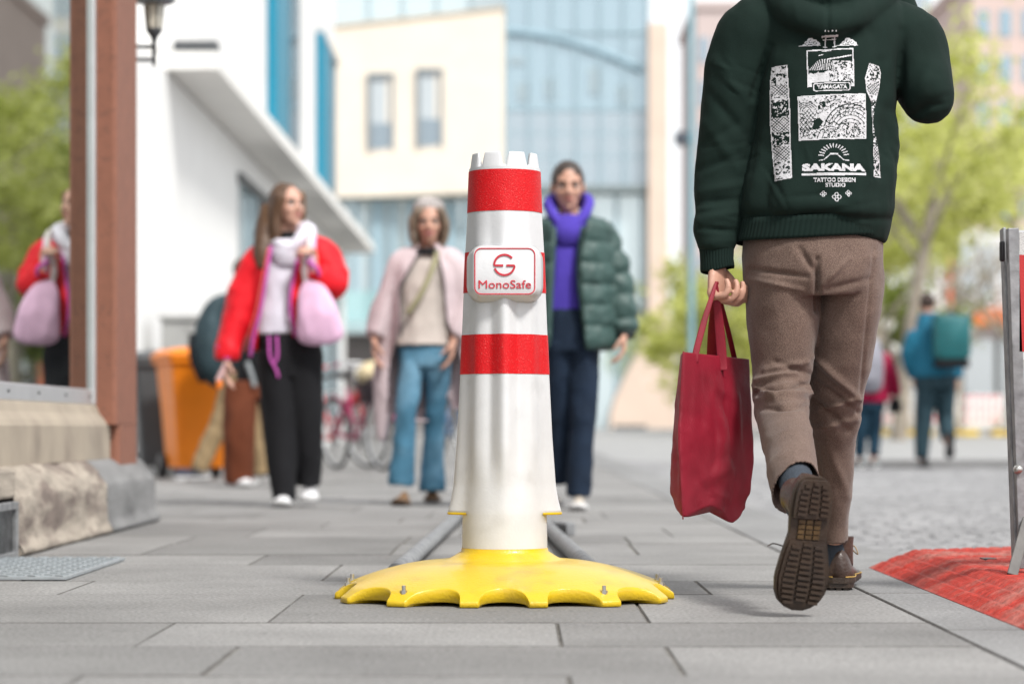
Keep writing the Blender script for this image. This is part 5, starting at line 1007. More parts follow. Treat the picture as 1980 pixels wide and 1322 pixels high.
# ---- two walkers far down the street
D = 24.6; k = D/F
pr = root('person', 'person in teal blue jacket walking away past the striped barriers', 'person', (4.2, D, 0))
HM = head_mat(P(1793, 590, D), R(170), R(-8))
J = dict(neck=(1795, 622, 0), shL=(1766, 640, 0), shR=(1828, 640, 0), elL=(1756, 690, .0), elR=(1846, 690, 0), wrL=(1768, 730, .1), wrR=(1850, 735, .05), hipL=(1790, 732, 0), hipR=(1822, 732, 0), knL=(1785, 812, 0), knR=(1828, 812, .05), anL=(1780, 888, 0), anR=(1834, 862, -.3))
b = body(pr, D, J, HM, .01, SKIN, 1.0, hands=(((.0, .1, -1), (1, 0, 0), (0, 1, .1), RELAX), ((.0, .1, -1), (-1, 0, 0), (0, 1, .1), RELAX)), face={})
hb = MB(); hb.T = HM; hb.ell((0, -.018, .036), (.082, .096, .092)); hb.T = None; garment('hair', hb, mat('dark_hair', (.035, .018, .012), .6), b, .01, 3, .003)
TEAL = cloth('teal_jacket', (.006, .12, .20), .7, .1, spec=.35)
tm = MB(); pl(tm, D, [(1806, 728, 0, 88, .75), (1804, 690, 0, 84, .75), (1800, 650, 0, 84, .68), (1796, 626, 0, 54, .8), (1794, 606, 0, 34, 1)], n=22)
pl(tm, D, [(1775, 642, 0, 36, 1), (1764, 665, 0, 34, 1), (1758, 695, .02, 28, 1), (1768, 726, .1, 22, 1)], n=14); pl(tm, D, [(1824, 642, 0, 36, 1), (1840, 668, 0, 32, 1), (1848, 698, .02, 26, 1), (1851, 730, .05, 22, 1)], n=14); garment('jacket', tm, TEAL, pr, .011, 4, .012, (8, 8, 6), 4)
SLT = cloth('slate_trousers', (.022, .048, .062), .85, .2)
tm = MB(); pl(tm, D, [(1808, 722, 0, 76, .75), (1808, 750, 0, 78, .85)], n=20); pl(tm, D, [(1792, 750, 0, 42, 1.2), (1786, 812, 0, 34, 1.2), (1781, 885, 0, 25, 1.3)], n=16); pl(tm, D, [(1826, 750, 0, 44, 1.2), (1828, 812, .05, 34, 1.2), (1834, 848, -.2, 26, 1.2)], n=16); garment('trousers', tm, SLT, pr, .011, 4, .010, (9, 9, 6), 4)
shoe_px(pr, 1778, 900, D+.18, R(-6), .29, BLACK, BLACK, .10); p = P(1836, 888, D-.42); shoe(pr, (p.x, p.y, p.z), 0, R(74), .28, BLACK, BLACK, .1, .09)
bp = root('backpack', 'large square teal backpack on the walker in the blue jacket', 'backpack', tuple(P(1830, 655, D-.2)))
tm = MB(); 
for yo, w_ in ((-.36, .86), (-.33, 1), (-.16, 1), (-.13, .94)): pass
tm.rings([[P(1830+x*s_*190, 0, D) and Vector((P(1830, 0, D).x+x*s_, D+yo, P(0, 655, D).z+z*s_)) for x, z in rrect(.36, .46, .07)] for yo, s_ in ((-.41, .85), (-.39, .97), (-.2, 1), (-.17, .96))]); tm.build('pack_body', mat('teal_fabric', (.005, .105, .115), .55, .15, 6, .2, 60), bp, True)
tm = MB(); c_ = P(1830, 655, D); tm.box(c_.x-.165, c_.x+.165, D-.415, D-.18, c_.z-.30, c_.z-.22); tm.build('base_panel', BLK, bp, bevel=.02); tm = MB(); tm.limb([(c_.x-.05, D-.24, c_.z+.23), (c_.x, D-.24, c_.z+.27), (c_.x+.05, D-.24, c_.z+.23)], [.01]*3); tm.build('handle', BLK, bp, True)
tm = MB(); tm.prism([(c_.x-.185, D-.40, c_.z+.2), (c_.x+.185, D-.40, c_.z+.19), (c_.x+.185, D-.19, c_.z+.19), (c_.x-.185, D-.19, c_.z+.2)], (0, 0, .035)); tm.build('lid', bpy.data.materials['teal_fabric'], bp, bevel=.012)
D = 24.9
pr = root('person', 'person in crimson jacket walking away, partly behind the tweed trousers', 'person', (3.6, D, 0))
HM = head_mat(P(1672, 640, D), R(172), R(-12))
J = dict(neck=(1674, 668, 0), shL=(1648, 686, 0), shR=(1704, 686, 0), elL=(1640, 730, .0), elR=(1724, 728, 0), wrL=(1645, 768, .05), wrR=(1732, 762, .05), hipL=(1668, 780, 0), hipR=(1692, 780, 0), knL=(1664, 840, 0), knR=(1690, 840, .05), anL=(1661, 893, 0.05), anR=(1690, 893, -.05))
b = body(pr, D, J, HM, .01, SKIN_L, .95, hands=(((.0, .1, -1), (1, 0, 0), (0, 1, .1), RELAX), ((.0, .1, -1), (-1, 0, 0), (0, 1, .1), RELAX)), face={})
hb = MB(); hb.T = HM; hb.ell((0, -.018, .036), (.084, .098, .095)); hb.T = None; garment('grey_hat', hb, cloth('grey_knit', (.42, .38, .38)), b, .01, 3, .003)
CRJ = cloth('crimson_jacket', (.30, .006, .045), .8, .1)
tm = MB(); pl(tm, D, [(1680, 776, 0, 80, .75), (1680, 740, 0, 76, .75), (1678, 700, 0, 74, .68), (1675, 674, 0, 44, .8)], n=22)
for s_ in 'LR': pl(tm, D, [(*J['sh'+s_][:2], J['sh'+s_][2], 30, 1), (*J['el'+s_][:2], J['el'+s_][2], 27, 1), (*J['wr'+s_][:2], J['wr'+s_][2], 20, 1)], n=14)
garment('jacket', tm, CRJ, pr, .011, 4, .010, (8, 8, 6), 4)
tm = MB(); pl(tm, D, [(1680, 770, 0, 62, .75), (1680, 792, 0, 62, .85)], n=20); pl(tm, D, [(1667, 790, 0, 32, 1.2), (1664, 840, 0, 26, 1.2), (1661, 880, .05, 20, 1.3)], n=16); pl(tm, D, [(1692, 790, 0, 32, 1.2), (1691, 840, .05, 26, 1.2), (1690, 880, -.05, 20, 1.2)], n=16); garment('trousers', tm, cloth('petrol_trousers', (.010, .035, .06)), pr, .011, 4, .008, (9, 9, 6), 4)
GYS = mat('grey_boot', (.12, .14, .14), .8); shoe_px(pr, 1658, 900, D+.2, R(-4), .25, GYS, SNS, .09); shoe_px(pr, 1690, 903, D+.1, R(4), .25, GYS, SNS, .09)
bp = root('backpack', 'rounded light grey backpack on the walker in the crimson jacket', 'backpack', tuple(P(1682, 700, D-.2)))
tm = MB(); pl(tm, D-.17, [(1682, 745, 0, 50, .8), (1682, 715, -.02, 54, .9), (1683, 685, -.02, 50, .9), (1684, 662, 0, 36, .7)], n=22, ends=True); pb = tm.build('pack_body', cloth('grey_fabric', (.27, .27, .31)), bp, True); tm = MB(); pl(tm, D-.26, [(1682, 738, 0, 36, .5), (1682, 720, -.01, 38, .5), (1682, 708, 0, 34, .5)], n=18); tm.build('pocket', bpy.data.materials['grey_fabric'], pb, True)
hg = root('shoulder_bag', 'small dark bag hanging from the hand beside the crimson jacket', 'bag', tuple(P(1732, 785, D)))
tm = MB(); pl(tm, D, [(1732, 770, 0, 16, .6), (1731, 785, 0, 26, .6), (1731, 798, 0, 24, .6)], n=16); tm.build('bag_body', BLK, hg, True); tm = MB(); pl(tm, D, [(1726, 775, 0, 3, 1), (1731, 758, 0, 3, 1), (1738, 775, 0, 3, 1)], n=8); tm.build('handle', BLK, hg, True)
# ================================================================ BINS, BICYCLES, POLES, BARRIERS
def wheelie(label, loc, col, rot, name='wheelie_bin', hh=1.04, mk=None):
    x, y = loc; rt = root(name, label, 'bin', (x, y, gz(y)), 'wheelie bins by the white wall'); m = mk or mat(name+'_plastic', col, .45, .08, 6, spec=.4)
    Rz = Matrix.Translation((x, y, gz(y))) @ Matrix.Rotation(rot, 4, 'Z')
    def sec(w_, dd, z, r): return [(a, b, z) for a, b in rrect(w_, dd, r, 5)]
    b = MB(); b.T = Rz; b.rings([sec(.40, .44, .09, .04), sec(.46, .52, .5, .05), sec(.54, .60, .93, .05), sec(.59, .66, .935, .05), sec(.59, .66, .975, .05)]); bb = b.build('bin_body', m, rt)
    for s_ in (1, -1): b = MB(); b.T = Rz; b.box(s_*.20-.012, s_*.20+.012, -.305, -.29, .30, .86) if False else b.prism([(s_*.18-.01, -.245, .3), (s_*.18+.01, -.245, .3), (s_*.2+.01, -.295, .86), (s_*.2-.01, -.295, .86)], (0, .02, 0)); b.build('rib', m, bb)
    b = MB(); b.T = Rz; b.rings([sec(.62, .69, .98, .06), sec(.62, .69, 1.005, .06), [(x_, y_, z+.03) for x_, y_, z in sec(.50, .56, 1.02, .08)], [(x_*.6, y_*.6, 1.065) for x_, y_, z in sec(.50, .56, 1.02, .08)]]); b.build('lid', m, rt, bevel=.008)
    b = MB(); b.T = Rz; b.limb([(-.27, .36, .96), (.27, .36, .96)], [.016, .016], sub=1, n=10, ref=(0, 0, 1)); b.build('handle', m, rt, True)
    for s_ in (1, -1):
        b = MB(); b.T = Rz; b.limb([(s_*.20, .22, .1), (s_*.25, .22, .1)], [.10, .10], n=24, sub=1, ref=(0, 0, 1), ends=False); b.build('wheel', BLACK, rt, True)
    return rt
ORG = mat('orange_plastic', (.82, .22, .006), .45, .06, 6, spec=.4); DGR = mat('dark_grey_plastic', (.07, .075, .08), .5, .1, 6)
wheelie('bright orange wheelie bin with closed lid beside the white wall', (P(374, 925, 19.6).x, 19.75), 0, R(22), mk=ORG)
wheelie('dark grey wheelie bin standing left of the orange one', (P(300, 925, 20.1).x, 20.55), 0, R(14), mk=DGR)
cb = root('utility_cabinet', 'pale grey utility cabinet against the white wall behind the bins', 'cabinet', (-3.0, 22.8, 0)); GC = mat('cabinet_grey', (.34, .34, .33), .6, .12, 5, .3, 40)
p0, p1 = P(312, 620, 22.8), P(412, 620, 22.8); b = MB(); b.box(p0.x, p1.x, 22.8, 23.25, .08, p0.z); b.build('housing', GC, cb, bevel=.01); b = MB(); b.box(p0.x-.02, p1.x+.02, 22.77, 23.28, p0.z+.002, p0.z+.05); b.build('cap', GC, cb, bevel=.01); b = MB(); b.box(p0.x-.01, p1.x+.01, 22.79, 23.26, 0, .078); b.build('base', DGR, cb)
for i in range(2): xx = p0.x+(p1.x-p0.x)*(.02+.5*i); b = MB(); b.box(xx, xx+(p1.x-p0.x)*.46, 22.785, 22.798, .12, p0.z-.04); dd_ = b.build('door', GC, cb, bevel=.004)
def bicycle(label, x, y, yaw, col, basket=True, scale=1.0, lean=.06, blanket=False):
    rt = root('bicycle', label, 'bicycle', (x, y, gz(y)), 'bicycles parked near the wall'); M = Matrix.Translation((x, y, gz(y))) @ Matrix.Rotation(yaw, 4, 'Z') @ Matrix.Rotation(lean, 4, 'X')
    fm = mat('bike_paint', col, .35, .05, 9, spec=.5); CH = ALU
    def tb(name, segs, r, m, par=rt, n=8):
        b = MB(); b.T = M
        for s_ in segs: b.limb(s_, [r]*len(s_), n=n, sub=1 if len(s_) == 2 else 5)
        return b.build(name, m, par, True)
    for wx in (-.54, .54):
        b = MB(); b.T = M; n = 40
        b.rings([[(wx+(.335+.021*math.cos(q))*math.cos(a), .021*math.sin(q), .356+(.335+.021*math.cos(q))*math.sin(a)) for q in np.linspace(0, 2*math.pi, 8, endpoint=False)] for a in np.linspace(0, 2*math.pi, n+1)], cap=False); wh = b.build('wheel', BLACK, rt, True)
        b = MB(); b.T = M; b.rings([[(wx+(.312+.008*math.cos(q))*math.cos(a), .012*math.sin(q), .356+(.312+.008*math.cos(q))*math.sin(a)) for q in np.linspace(0, 2*math.pi, 6, endpoint=False)] for a in np.linspace(0, 2*math.pi, n+1)], cap=False); b.build('rim', CH, wh, True)
        b = MB(); b.T = M
        for i in range(28): a = i*math.pi/14; b.tube((wx, .02*(-1)**i, .356), (wx+.306*math.cos(a), 0, .356+.306*math.sin(a)), .0016, 4)
        b.tube((wx, -.04, .356), (wx, .04, .356), .02); b.build('spokes', CH, wh)
        b = MB(); b.T = M; b.rings([[(wx+r_*math.cos(a), y_, .356+r_*math.sin(a)) for r_, y_ in ((.372, -.028), (.382, 0), (.372, .028), (.368, .026), (.377, 0), (.368, -.026))] for a in np.linspace(R(20 if wx > 0 else 30), R(175 if wx < 0 else 140), 20)]); b.build('mudguard', fm, rt, True)
    tb('frame', [[(.54, 0, .356), (.44, 0, .66), (.40, 0, .82)], [(.42, 0, .72), (-.06, 0, .30)], [(.41, 0, .80), (.18, 0, .52), (-.12, 0, .48)], [(-.06, 0, .30), (-.20, 0, .80)], [(-.54, .03, .356), (-.06, .02, .30)], [(-.54, -.03, .356), (-.06, -.02, .30)], [(-.54, .03, .356), (-.17, .02, .70)], [(-.54, -.03, .356), (-.17, -.02, .70)]], .017, fm)
    tb('handlebar', [[(.40, 0, .80), (.385, 0, 1.02)], [(.20, .30, 1.02), (.34, .27, 1.05), (.40, .12, 1.04), (.385, 0, 1.02), (.40, -.12, 1.04), (.34, -.27, 1.05), (.20, -.30, 1.02)]], .012, CH)
    tb('grip', [[(.19, .30, 1.02), (.30, .285, 1.045)], [(.19, -.30, 1.02), (.30, -.285, 1.045)]], .018, fm)
    b = MB(); b.T = M; b.limb([(-.36, 0, .94), (-.24, 0, .93), (-.06, 0, .94)], [(.03, .10), (.035, .09), (.018, .028)], ref=(0, 1, 0), n=14); b.tube((-.20, 0, .80), (-.23, 0, .92), .013); b.build('saddle', BLACK, rt, True)
    tb('crank', [[(-.06, .06, .30), (-.16, .06, .18)], [(-.06, -.06, .30), (.04, -.06, .42)]], .010, CH); b = MB(); b.T = M; b.limb([(-.06, .04, .30), (-.06, .046, .30)], [.085, .085], n=24, sub=1, ref=(0, 0, 1), ends=False); b.build('chainring', CH, rt, True)
    tb('carrier', [[(-.30, .06, .76), (-.72, .06, .77)], [(-.30, -.06, .76), (-.72, -.06, .77)], [(-.54, .05, .36), (-.60, .06, .76)], [(-.54, -.05, .36), (-.60, -.06, .76)]], .007, CH)
    b = MB(); b.T = M; b.limb([(.47, 0, .78), (.53, 0, .78)], [(.03, .03), (.045, .045)], n=16, sub=1); b.build('headlight', ALU, rt, True)
    if basket:
        b = MB(); b.T = M
        for z in np.linspace(.66, .88, 7): w_ = .15+(z-.66)*.25; b.limb([(.62-w_, -w_, z), (.62+w_, -w_, z), (.62+w_, w_, z), (.62-w_, w_, z), (.62-w_, -w_, z)], [.013]*5, n=5, sub=1, ref=(0, 0, 1))
        for i in range(7):
            for a_, b_2 in ((-1, 0), (1, 0), (0, -1), (0, 1)):
                t_ = -1+2*i/6; p = (a_ or t_, b_2 or t_); b.tube((.62+p[0]*.15, p[1]*.15, .66), (.62+p[0]*.205, p[1]*.205, .88), .009, 5)
        b.rings([[Vector((.62+x, y_, z)) for x, y_ in rrect(w_, w_, .05)] for w_, z in ((.27, .665), (.37, .86))])
        b.build('basket', mat('dark_wicker', (.05, .035, .045), .7), rt, True)
    return rt, M
_, MBk = bicycle('magenta framed bicycle with a filled wicker basket facing the street', P(690, 0, 23.2).x, 23.6, R(-62), (.35, .03, .10))
bl = root('blanket', 'cream blanket stuffed into the basket of the magenta bicycle', 'blanket', tuple(MBk @ Vector((.62, 0, 1.0)))); b = MB(); b.T = MBk
b.ell((.62, 0, .90), (.21, .21, .15)); b.ell((.56, .09, .95), (.15, .14, .11)); b.ell((.66, -.10, .94), (.16, .16, .10)); b.T = None
garment('blanket_cloth', b, cloth('cream_blanket', (.60, .50, .32), 1), bl, .012, 3, .02, (9, 9, 9), 3)
bicycle('red bicycle with silver wheels behind the magenta one', P(655, 0, 24.6).x-.05, 24.9, R(-48), (.65, .015, .02), basket=False)
bicycle('blue bicycle parked at the far end behind the bollard', P(872, 0, 31).x, 31.5, R(-70), (.04, .16, .35), basket=False)
bicycle('teal bicycle leaning behind the brown pillar', P(283, 0, 21).x, 22.1, R(-75), (.02, .25, .30), basket=False)
# traffic camera on a slim blue grey pole
pl_ = root('lamp_pole', 'slim blue grey pole with a boxy lamp head above the road', 'pole', (P(1337, 0, 52).x, 52, gz(52))); PB = mat('pole_paint', (.20, .36, .42), .5, .1)
c_ = P(1337, 0, 52); b = MB(); b.limb([(c_.x, 52, gz(52)), (c_.x, 52, 5), (c_.x, 52, 11)], [.075, .07, .06], n=12, sub=1); b.build('shaft', PB, pl_, True)
b = MB(); z_ = P(0, 268, 52).z; b.box(c_.x-.36, c_.x-.08, 51.8, 52.2, z_-.14, z_+.14); b.build('lamp_head', mat('lamp_body', (.06, .07, .09), .5), pl_, bevel=.03); b = MB(); b.tube((c_.x-.08, 52, z_), (c_.x+.1, 52, z_), .05); b.build('bracket', PB, pl_)
# red and white barrier boards along the far side
RW = mat('barrier_white', (.74, .72, .72), .5); RP = mat('barrier_red', (.70, .07, .12), .5); YL = mat('barrier_yellow', (.80, .55, .03), .5)
bars = []
def barrier(x, y, w_, label):
    rt = root('street_barrier', label, 'barrier', (x, y, gz(y)), 'red and white barriers across the far road')
    z0 = gz(y)
    b = MB(); b.box(x+.03, x+w_-.03, y-.03, y+.03, z0+.22, z0+1.0); bd = b.build('board', RW, rt, bevel=.01)
    for i, zz in enumerate((.88, .62, .36)):
        b = MB(); n_ = 6
        for j in range(n_): xa = x+.05+(w_-.1)*j/n_; b.box(xa, xa+(w_-.1)/n_*.48, y-.034, y-.031, z0+zz, z0+zz+.10)
        b.build('stripes', RP, bd)
    for xx in (x+.12, x+w_-.12): b = MB(); b.box(xx-.2, xx+.2, y-.35, y+.35, z0, z0+.12); b.build('foot', YL, rt, bevel=.02); b = MB(); b.box(xx-.025, xx+.025, y-.025, y+.025, z0+.12, z0+1.1); b.build('post', STEEL, rt)
    return rt
bars_lab = ['leftmost', 'second from the left', 'third from the left', 'third from the right', 'second from the right', 'rightmost']
for i in range(6):
    d_ = 60-i*.5; x = P(1690, 0, 60).x+i*1.02+.0; barrier(x, d_, 1.0, bars_lab[i]+' of six red and white barrier boards on yellow feet')
# ================================================================ BUILDINGS
def boxw(name, x0, x1, y0, y1, z0, z1, m, par, bevel=0): b = MB(); b.box(x0, x1, y0, y1, z0, z1); return b.build(name, m, par, bevel=bevel)
WH = mat('white_render', (.80, .80, .79), .85, .03, 2, world=True); OFFW = mat('canopy_white', (.80, .79, .76), .8, .04, 3, world=True); BLU = mat('blue_panel', (.0, .21, .33), .45, .04)
WGL = glass_mat('window_glass', (.8, .84, .86), .55, (.10, .12, .13)); DRK = mat('dark_edge_metal', (.07, .075, .08), .6)
wb = root('white_building', 'white rendered building with blue window reveals and a long sloping looking canopy', 'building', (-6, 35, 0))
boxw('lower_wall', -8, -3.52, 22.4, 49.5, 0, 3.98, WH, wb); boxw('upper_wall', -8, -3.45, 24.6, 45.6, 4.26, 12, WH, wb)
b = MB(); b.prism([(-3.0, 24.25, 4.0), (-2.96, 50, 4.0), (-8, 50, 4.0), (-8, 24.25, 4.0)], (0, 0, .18)); can = b.build('canopy', OFFW, wb, bevel=.01); b = MB(); b.box(-3.46, -3.02, 24.3, 24.55, 4.182, 4.30); b.build('gutter', DRK, can); boxw('roof_slab', -8.2, -3.3, 24.4, 45.8, 12.002, 12.3, OFFW, wb)
for y0, y1, zt in ((33.3, 37.7, 9.0), (41.4, 45.2, 7.15)):
    f_ = boxw('window', -3.449, -3.40, y0+1.2, y1, 4.28, zt, WGL, wb); boxw('blue_reveal', -3.44, -3.31, y0, y0+.10, 4.27, zt+.02, BLU, f_); b = MB(); b.box(-3.447, -3.35, y0+.1, y0+2.2, 4.27, zt); b.build('blue_panel', BLU, f_); boxw('frame', -3.44, -3.38, y1, y1+.08, 4.27, zt+.02, ALU, f_); boxw('lintel', -3.44, -3.33, y0, y1+.08, zt+.021, zt+.12, ALU, f_)
for y0 in (30.5, 37, 43): w_ = boxw('shop_window', -3.519, -3.49, y0, y0+4.6, .5, 3.5, WGL, wb); boxw('mullion', -3.488, -3.47, y0+2.2, y0+2.3, .5, 3.5, DRK, w_); boxw('lintel', -3.518, -3.46, y0-.1, y0+4.7, 3.502, 3.62, DRK, w_)
# cream building and glass front beyond
CRE = mat('cream_render', (.80, .725, .62), .85, .04, 1, world=True); TAN = mat('tan_render', (.66, .53, .44), .85, .06, 1, world=True); TAU = mat('taupe_dark', (.14, .125, .12), .8, .1)
DC = 85; kc = DC/F
def X(u, d=DC): return (u-U0)*d/F
def Z(v, d=DC): return H+(V0-v)*d/F
CG = glass_mat('curtain_glass', (.50, .62, .68), .5, (.27, .36, .41)); CG2 = glass_mat('spandrel_glass', (.5, .56, .60), .35, (.34, .41, .46)); LG2 = glass_mat('pale_glass', (.80, .88, .90), .45, (.42, .52, .55))
cr = root('cream_building', 'cream rendered building with two upright windows above a glazed ground floor', 'building', (X(800), DC+2, gz(DC)))
x0, x1 = X(636), X(975)
b = MB(); b.prism([(x0, DC+.5, Z(380)), (x1, DC, Z(371)), (x1, DC, Z(20)), (x0, DC+.5, Z(52))], (0, 8, 0)); b.build('facade', CRE, cr)
b = MB(); b.prism([(x0, DC+.45, Z(52)+.002), (x1+.04, DC-.04, Z(20)+.002), (x1+.04, DC-.04, Z(14)), (x0, DC+.45, Z(46))], (0, 8, 0)); b.build('coping', mat('sand_coping', (.50, .40, .28), .8), cr)
for u0, u1, v0, v1 in ((712, 759, 148, 288), (807, 854, 140, 283)):
    yy = DC+.5*(1-(u0-636)/339)
    f_ = boxw('window', X(u0), X(u1), yy-.05, yy-.02, Z(v1), Z(v0), mat('window_blind', (.48, .53, .56), .5, .05), cr); boxw('pane', X(u0)+.1, X(u1)-.1, yy-.07, yy-.052, Z(v1)+.08, Z(v0+88), mat('window_low_pane', (.26, .32, .37), .3), f_)
    for xx in (X(u0)-.04, X(u1)-.08): boxw('frame', xx, xx+.12, yy-.12, yy-.071, Z(v1), Z(v0), mat('frame_grey', (.22, .25, .27), .5), f_)
    boxw('frame', X(u0)-.05, X(u1)+.05, yy-.16, yy-.071, Z(v0)+.002, Z(v0)+.16, bpy.data.materials['frame_grey'], f_)
gf = boxw('shopfront', X(600), X(975), DC+1.2, DC+1.5, Z(622), Z(380), LG2, cr)
for i, u in enumerate(range(606, 975, 36)): boxw('mullion', X(u), X(u)+.22+(i % 2)*.25, DC+1.0, DC+1.19, Z(620), Z(381), mat('mullion_blue', (.30, .42, .48), .5) if i == 0 else bpy.data.materials['mullion_blue'], gf)
boxw('fascia', X(600), X(975), DC+.6, DC+1.45, Z(640), Z(618), mat('teal_fascia', (.35, .48, .50), .5), cr); boxw('balustrade', X(600), X(975), DC+.9, DC+1.1, Z(617), Z(560), glass_mat('teal_glass', (.6, .8, .8), .3, (.32, .50, .52)), cr)
boxw('garage_wall', X(600), X(940), DC+1.6, DC+2.0, -.2, Z(641), TAU, cr); boxw('upper_glazing', X(634), X(975), DC+3, DC+7, Z(50), Z(-140), LG2, cr)
for u in (700, 768, 836, 904): boxw('upper_mullion', X(u), X(u)+.1, DC+2.9, DC+2.99, Z(50), Z(-140), bpy.data.materials['mullion_blue'], cr)
gt = root('glass_building', 'blue glass fronted building between the cream block and the tan end wall', 'building', (X(1110), DC, gz(DC))); x0, x1 = X(976), X(1252)
cw = boxw('curtain_wall', x0, x1, DC+.3, DC+9, Z(360), Z(-160), CG, gt)
for v in (-120, -20, 60, 210, 255, 300): boxw('transom', x0, x1, DC+.2, DC+.29, Z(v+3), Z(v), bpy.data.materials['mullion_blue'], cw)
for i in range(7): u = 976+46*i; boxw('mullion', X(u), X(u)+.07, DC+.12, DC+.29, Z(358), Z(-160), bpy.data.materials['mullion_blue'], cw)
boxw('spandrel', x0, x1, DC+.21, DC+.295, Z(358), Z(215), CG2, cw)
for u, v, w__, h__ in ((985, 110, 28, 12), (1055, 150, 22, 40), (1140, 130, 26, 50), (1195, 165, 24, 36), (1000, 160, 24, 34)): boxw('blind', X(u), X(u+w__), DC+.22, DC+.285, Z(v+h__), Z(v), mat('grey_blind', (.34, .42, .46), .7) if (u, v) == (985, 110) else bpy.data.materials['grey_blind'], cw)
b = MB(); pts = [(X(976+i*14), DC+.15, Z(60+.0042*(i*14)**1.75)) for i in range(20)]; b.limb(pts, [(.13, .06)]*20, n=8, sub=2); b.build('reflected_roof_arc', mat('reflection_blue', (.24, .36, .43), .5), cw, True)  # reflection of an arched roof in the glass, built as a solid curved bar
lw = boxw('ground_floor_glass', X(1060), x1, DC+.6, DC+3, -.1, Z(366), LG2, gt)
for u in (1075, 1130, 1190, 1240): boxw('mullion', X(u), X(u)+.12, DC+.5, DC+.59, 0, Z(366), bpy.data.materials['mullion_blue'], lw)
boxw('soffit_band', X(976), x1, DC-.1, DC+.9, Z(372), Z(358), mat('soffit_grey', (.20, .24, .25), .6), gt); boxw('side_wall', X(976), X(1059), DC+.7, DC+3, -.2, Z(373), LG2, gt); boxw('floor_band', X(1060), x1, DC+.4, DC+.58, Z(612), Z(596), bpy.data.materials['soffit_grey'], lw)
tw = root('tan_building', 'tan rendered end wall curving out at its foot beside the glass building', 'building', (X(1270), DC-.5, gz(DC)))
b = MB(); b.prism([(X(1253), DC-.4, -.1), (X(1290), DC-.4, -.1), (X(1291), DC-.4, Z(48)), (X(1253), DC-.4, Z(48))], (0, 9, 0)); b.build('wall', TAN, tw)
b = MB(); pts = [(X(1252), DC-.6, Z(610)), (X(1246), DC-.6, Z(640)), (X(1232), DC-.6, Z(680)), (X(1210), DC-.6, Z(724)), (X(1190), DC-.6, Z(765)), (X(1180), DC-.6, Z(800)), (X(1178), DC-.6, .2), (X(1240), DC-.6, .2), (X(1310), DC-.6, .2), (X(1300), DC-.6, Z(650)), (X(1292), DC-.6, Z(610))]; b.prism(pts, (0, 6, 0)); b.build('curved_base', TAN, tw)
boxw('plinth_strip', X(1186), X(1248), DC-.75, DC-.61, .2, Z(822), DRK, tw)
b = MB(); b.prism([(X(1292), DC-.2, Z(52)), (X(1292), DC-.2, Z(46)), (X(1253), DC-.5, Z(46)), (X(1253), DC-.5, Z(52))], (0, 8, 0)); 
# towers and shops on the right
def tower(name, label, u0, u1, v0, d, col, rows_, cols, wincol, gr=None):
    rt = root(name, label, 'building', ((X(u0, d)+X(u1, d))/2, d, gz(88))); m = mat(name+'_wall', col, .85, .06, .5, world=True); wm = glass_mat(name+'_glass', (.6, .72, .8), .4, wincol)
    boxw('wall', X(u0, d), X(u1, d), d, d+14, -.5, Z(v0, d), m, rt); boxw('roof', X(u0, d)-.2, X(u1, d)+.2, d-.2, d+14.2, Z(v0, d)+.002, Z(v0, d)+.5, m, rt)
    W_ = X(u1, d)-X(u0, d); Hh = Z(v0, d)
    for r_ in range(rows_):
        for c in range(cols):
            xa = X(u0, d)+W_*(c+.22)/cols; za = 4+(Hh-4.6)*r_/rows_; f_ = boxw('window', xa, xa+W_/cols*.55, d-.05, d-.002, za, za+(Hh-4.6)/rows_*.58, wm, rt)
    return rt
tower('pink_tower', 'pale pink grey tower block with rows of blue windows behind the hoodie sleeve', 1346, 1490, 18, 150, (.55, .46, .44), 8, 5, (.12, .2, .26))
tower('far_tower', 'tall pale tower seen through the treetops on the right', 1700, 1800, -60, 170, (.60, .58, .57), 10, 5, (.15, .24, .3))
tower('side_block', 'pinkish apartment block behind the trees at the right edge', 1880, 2180, -40, 120, (.60, .47, .43), 8, 7, (.13, .22, .27))
st = root('shop_row', 'low white shop row with an orange fascia across the square', 'shops', (X(1850, 75), 75, gz(75)))
def bs(n_, u0, u1, v0, v1, y0, y1, m, par=st): return boxw(n_, X(u0, 75), X(u1, 75), 75+y0, 75+y1, Z(v1, 75), Z(v0, 75), m, par)
bs('wall', 1690, 2100, 440, 828, .6, 8, mat('shop_white', (.70, .70, .70), .8)); bs('fascia', 1885, 2100, 597, 630, .0, .6, mat('orange_fascia', (.72, .19, .06), .6)); bs('fascia', 1740, 1882, 590, 640, .05, .6, mat('white_fascia', (.72, .70, .70), .6)); bs('pillar', 1838, 1850, 480, 600, .4, .6, mat('red_column', (.60, .16, .08), .6)); bs('pillar', 1690, 1706, 590, 828, .3, .6, bpy.data.materials['red_column'])
for u in (1860, 1900, 1945, 1990, 2040): f_ = bs('window', u, u+32, 470, 585, .55, .59, WGL)
for u in (1720, 1790, 1870, 1940, 2010): f_ = bs('shop_window', u, u+58, 655, 800, .5, .58, WGL); bs('door_frame', u-5, u-1, 650, 826, .45, .59, DRK, f_)
for u, d_, h_ in ((1668, 64, 3.2), (1683, 64, 2.5)):
    g_ = root('globe_lamp', 'white globe lamp '+('higher' if h_ > 3 else 'lower')+' of the two beside the tree trunk', 'lamp', (X(u+50, d_), d_, gz(d_)))
    cx_ = X(u+50 if h_ > 3 else u+45, d_); zc = Z(628 if h_ > 3 else 676, d_); b = MB(); b.ell((cx_, d_, zc), (.16, .16, .16)); b.build('globe', mat('opal_glass', (.9, .9, .88), .3), g_, True); b = MB(); b.tube((cx_, d_, gz(d_)), (cx_, d_, zc-.15), .03); b.build('post', DRK, g_)
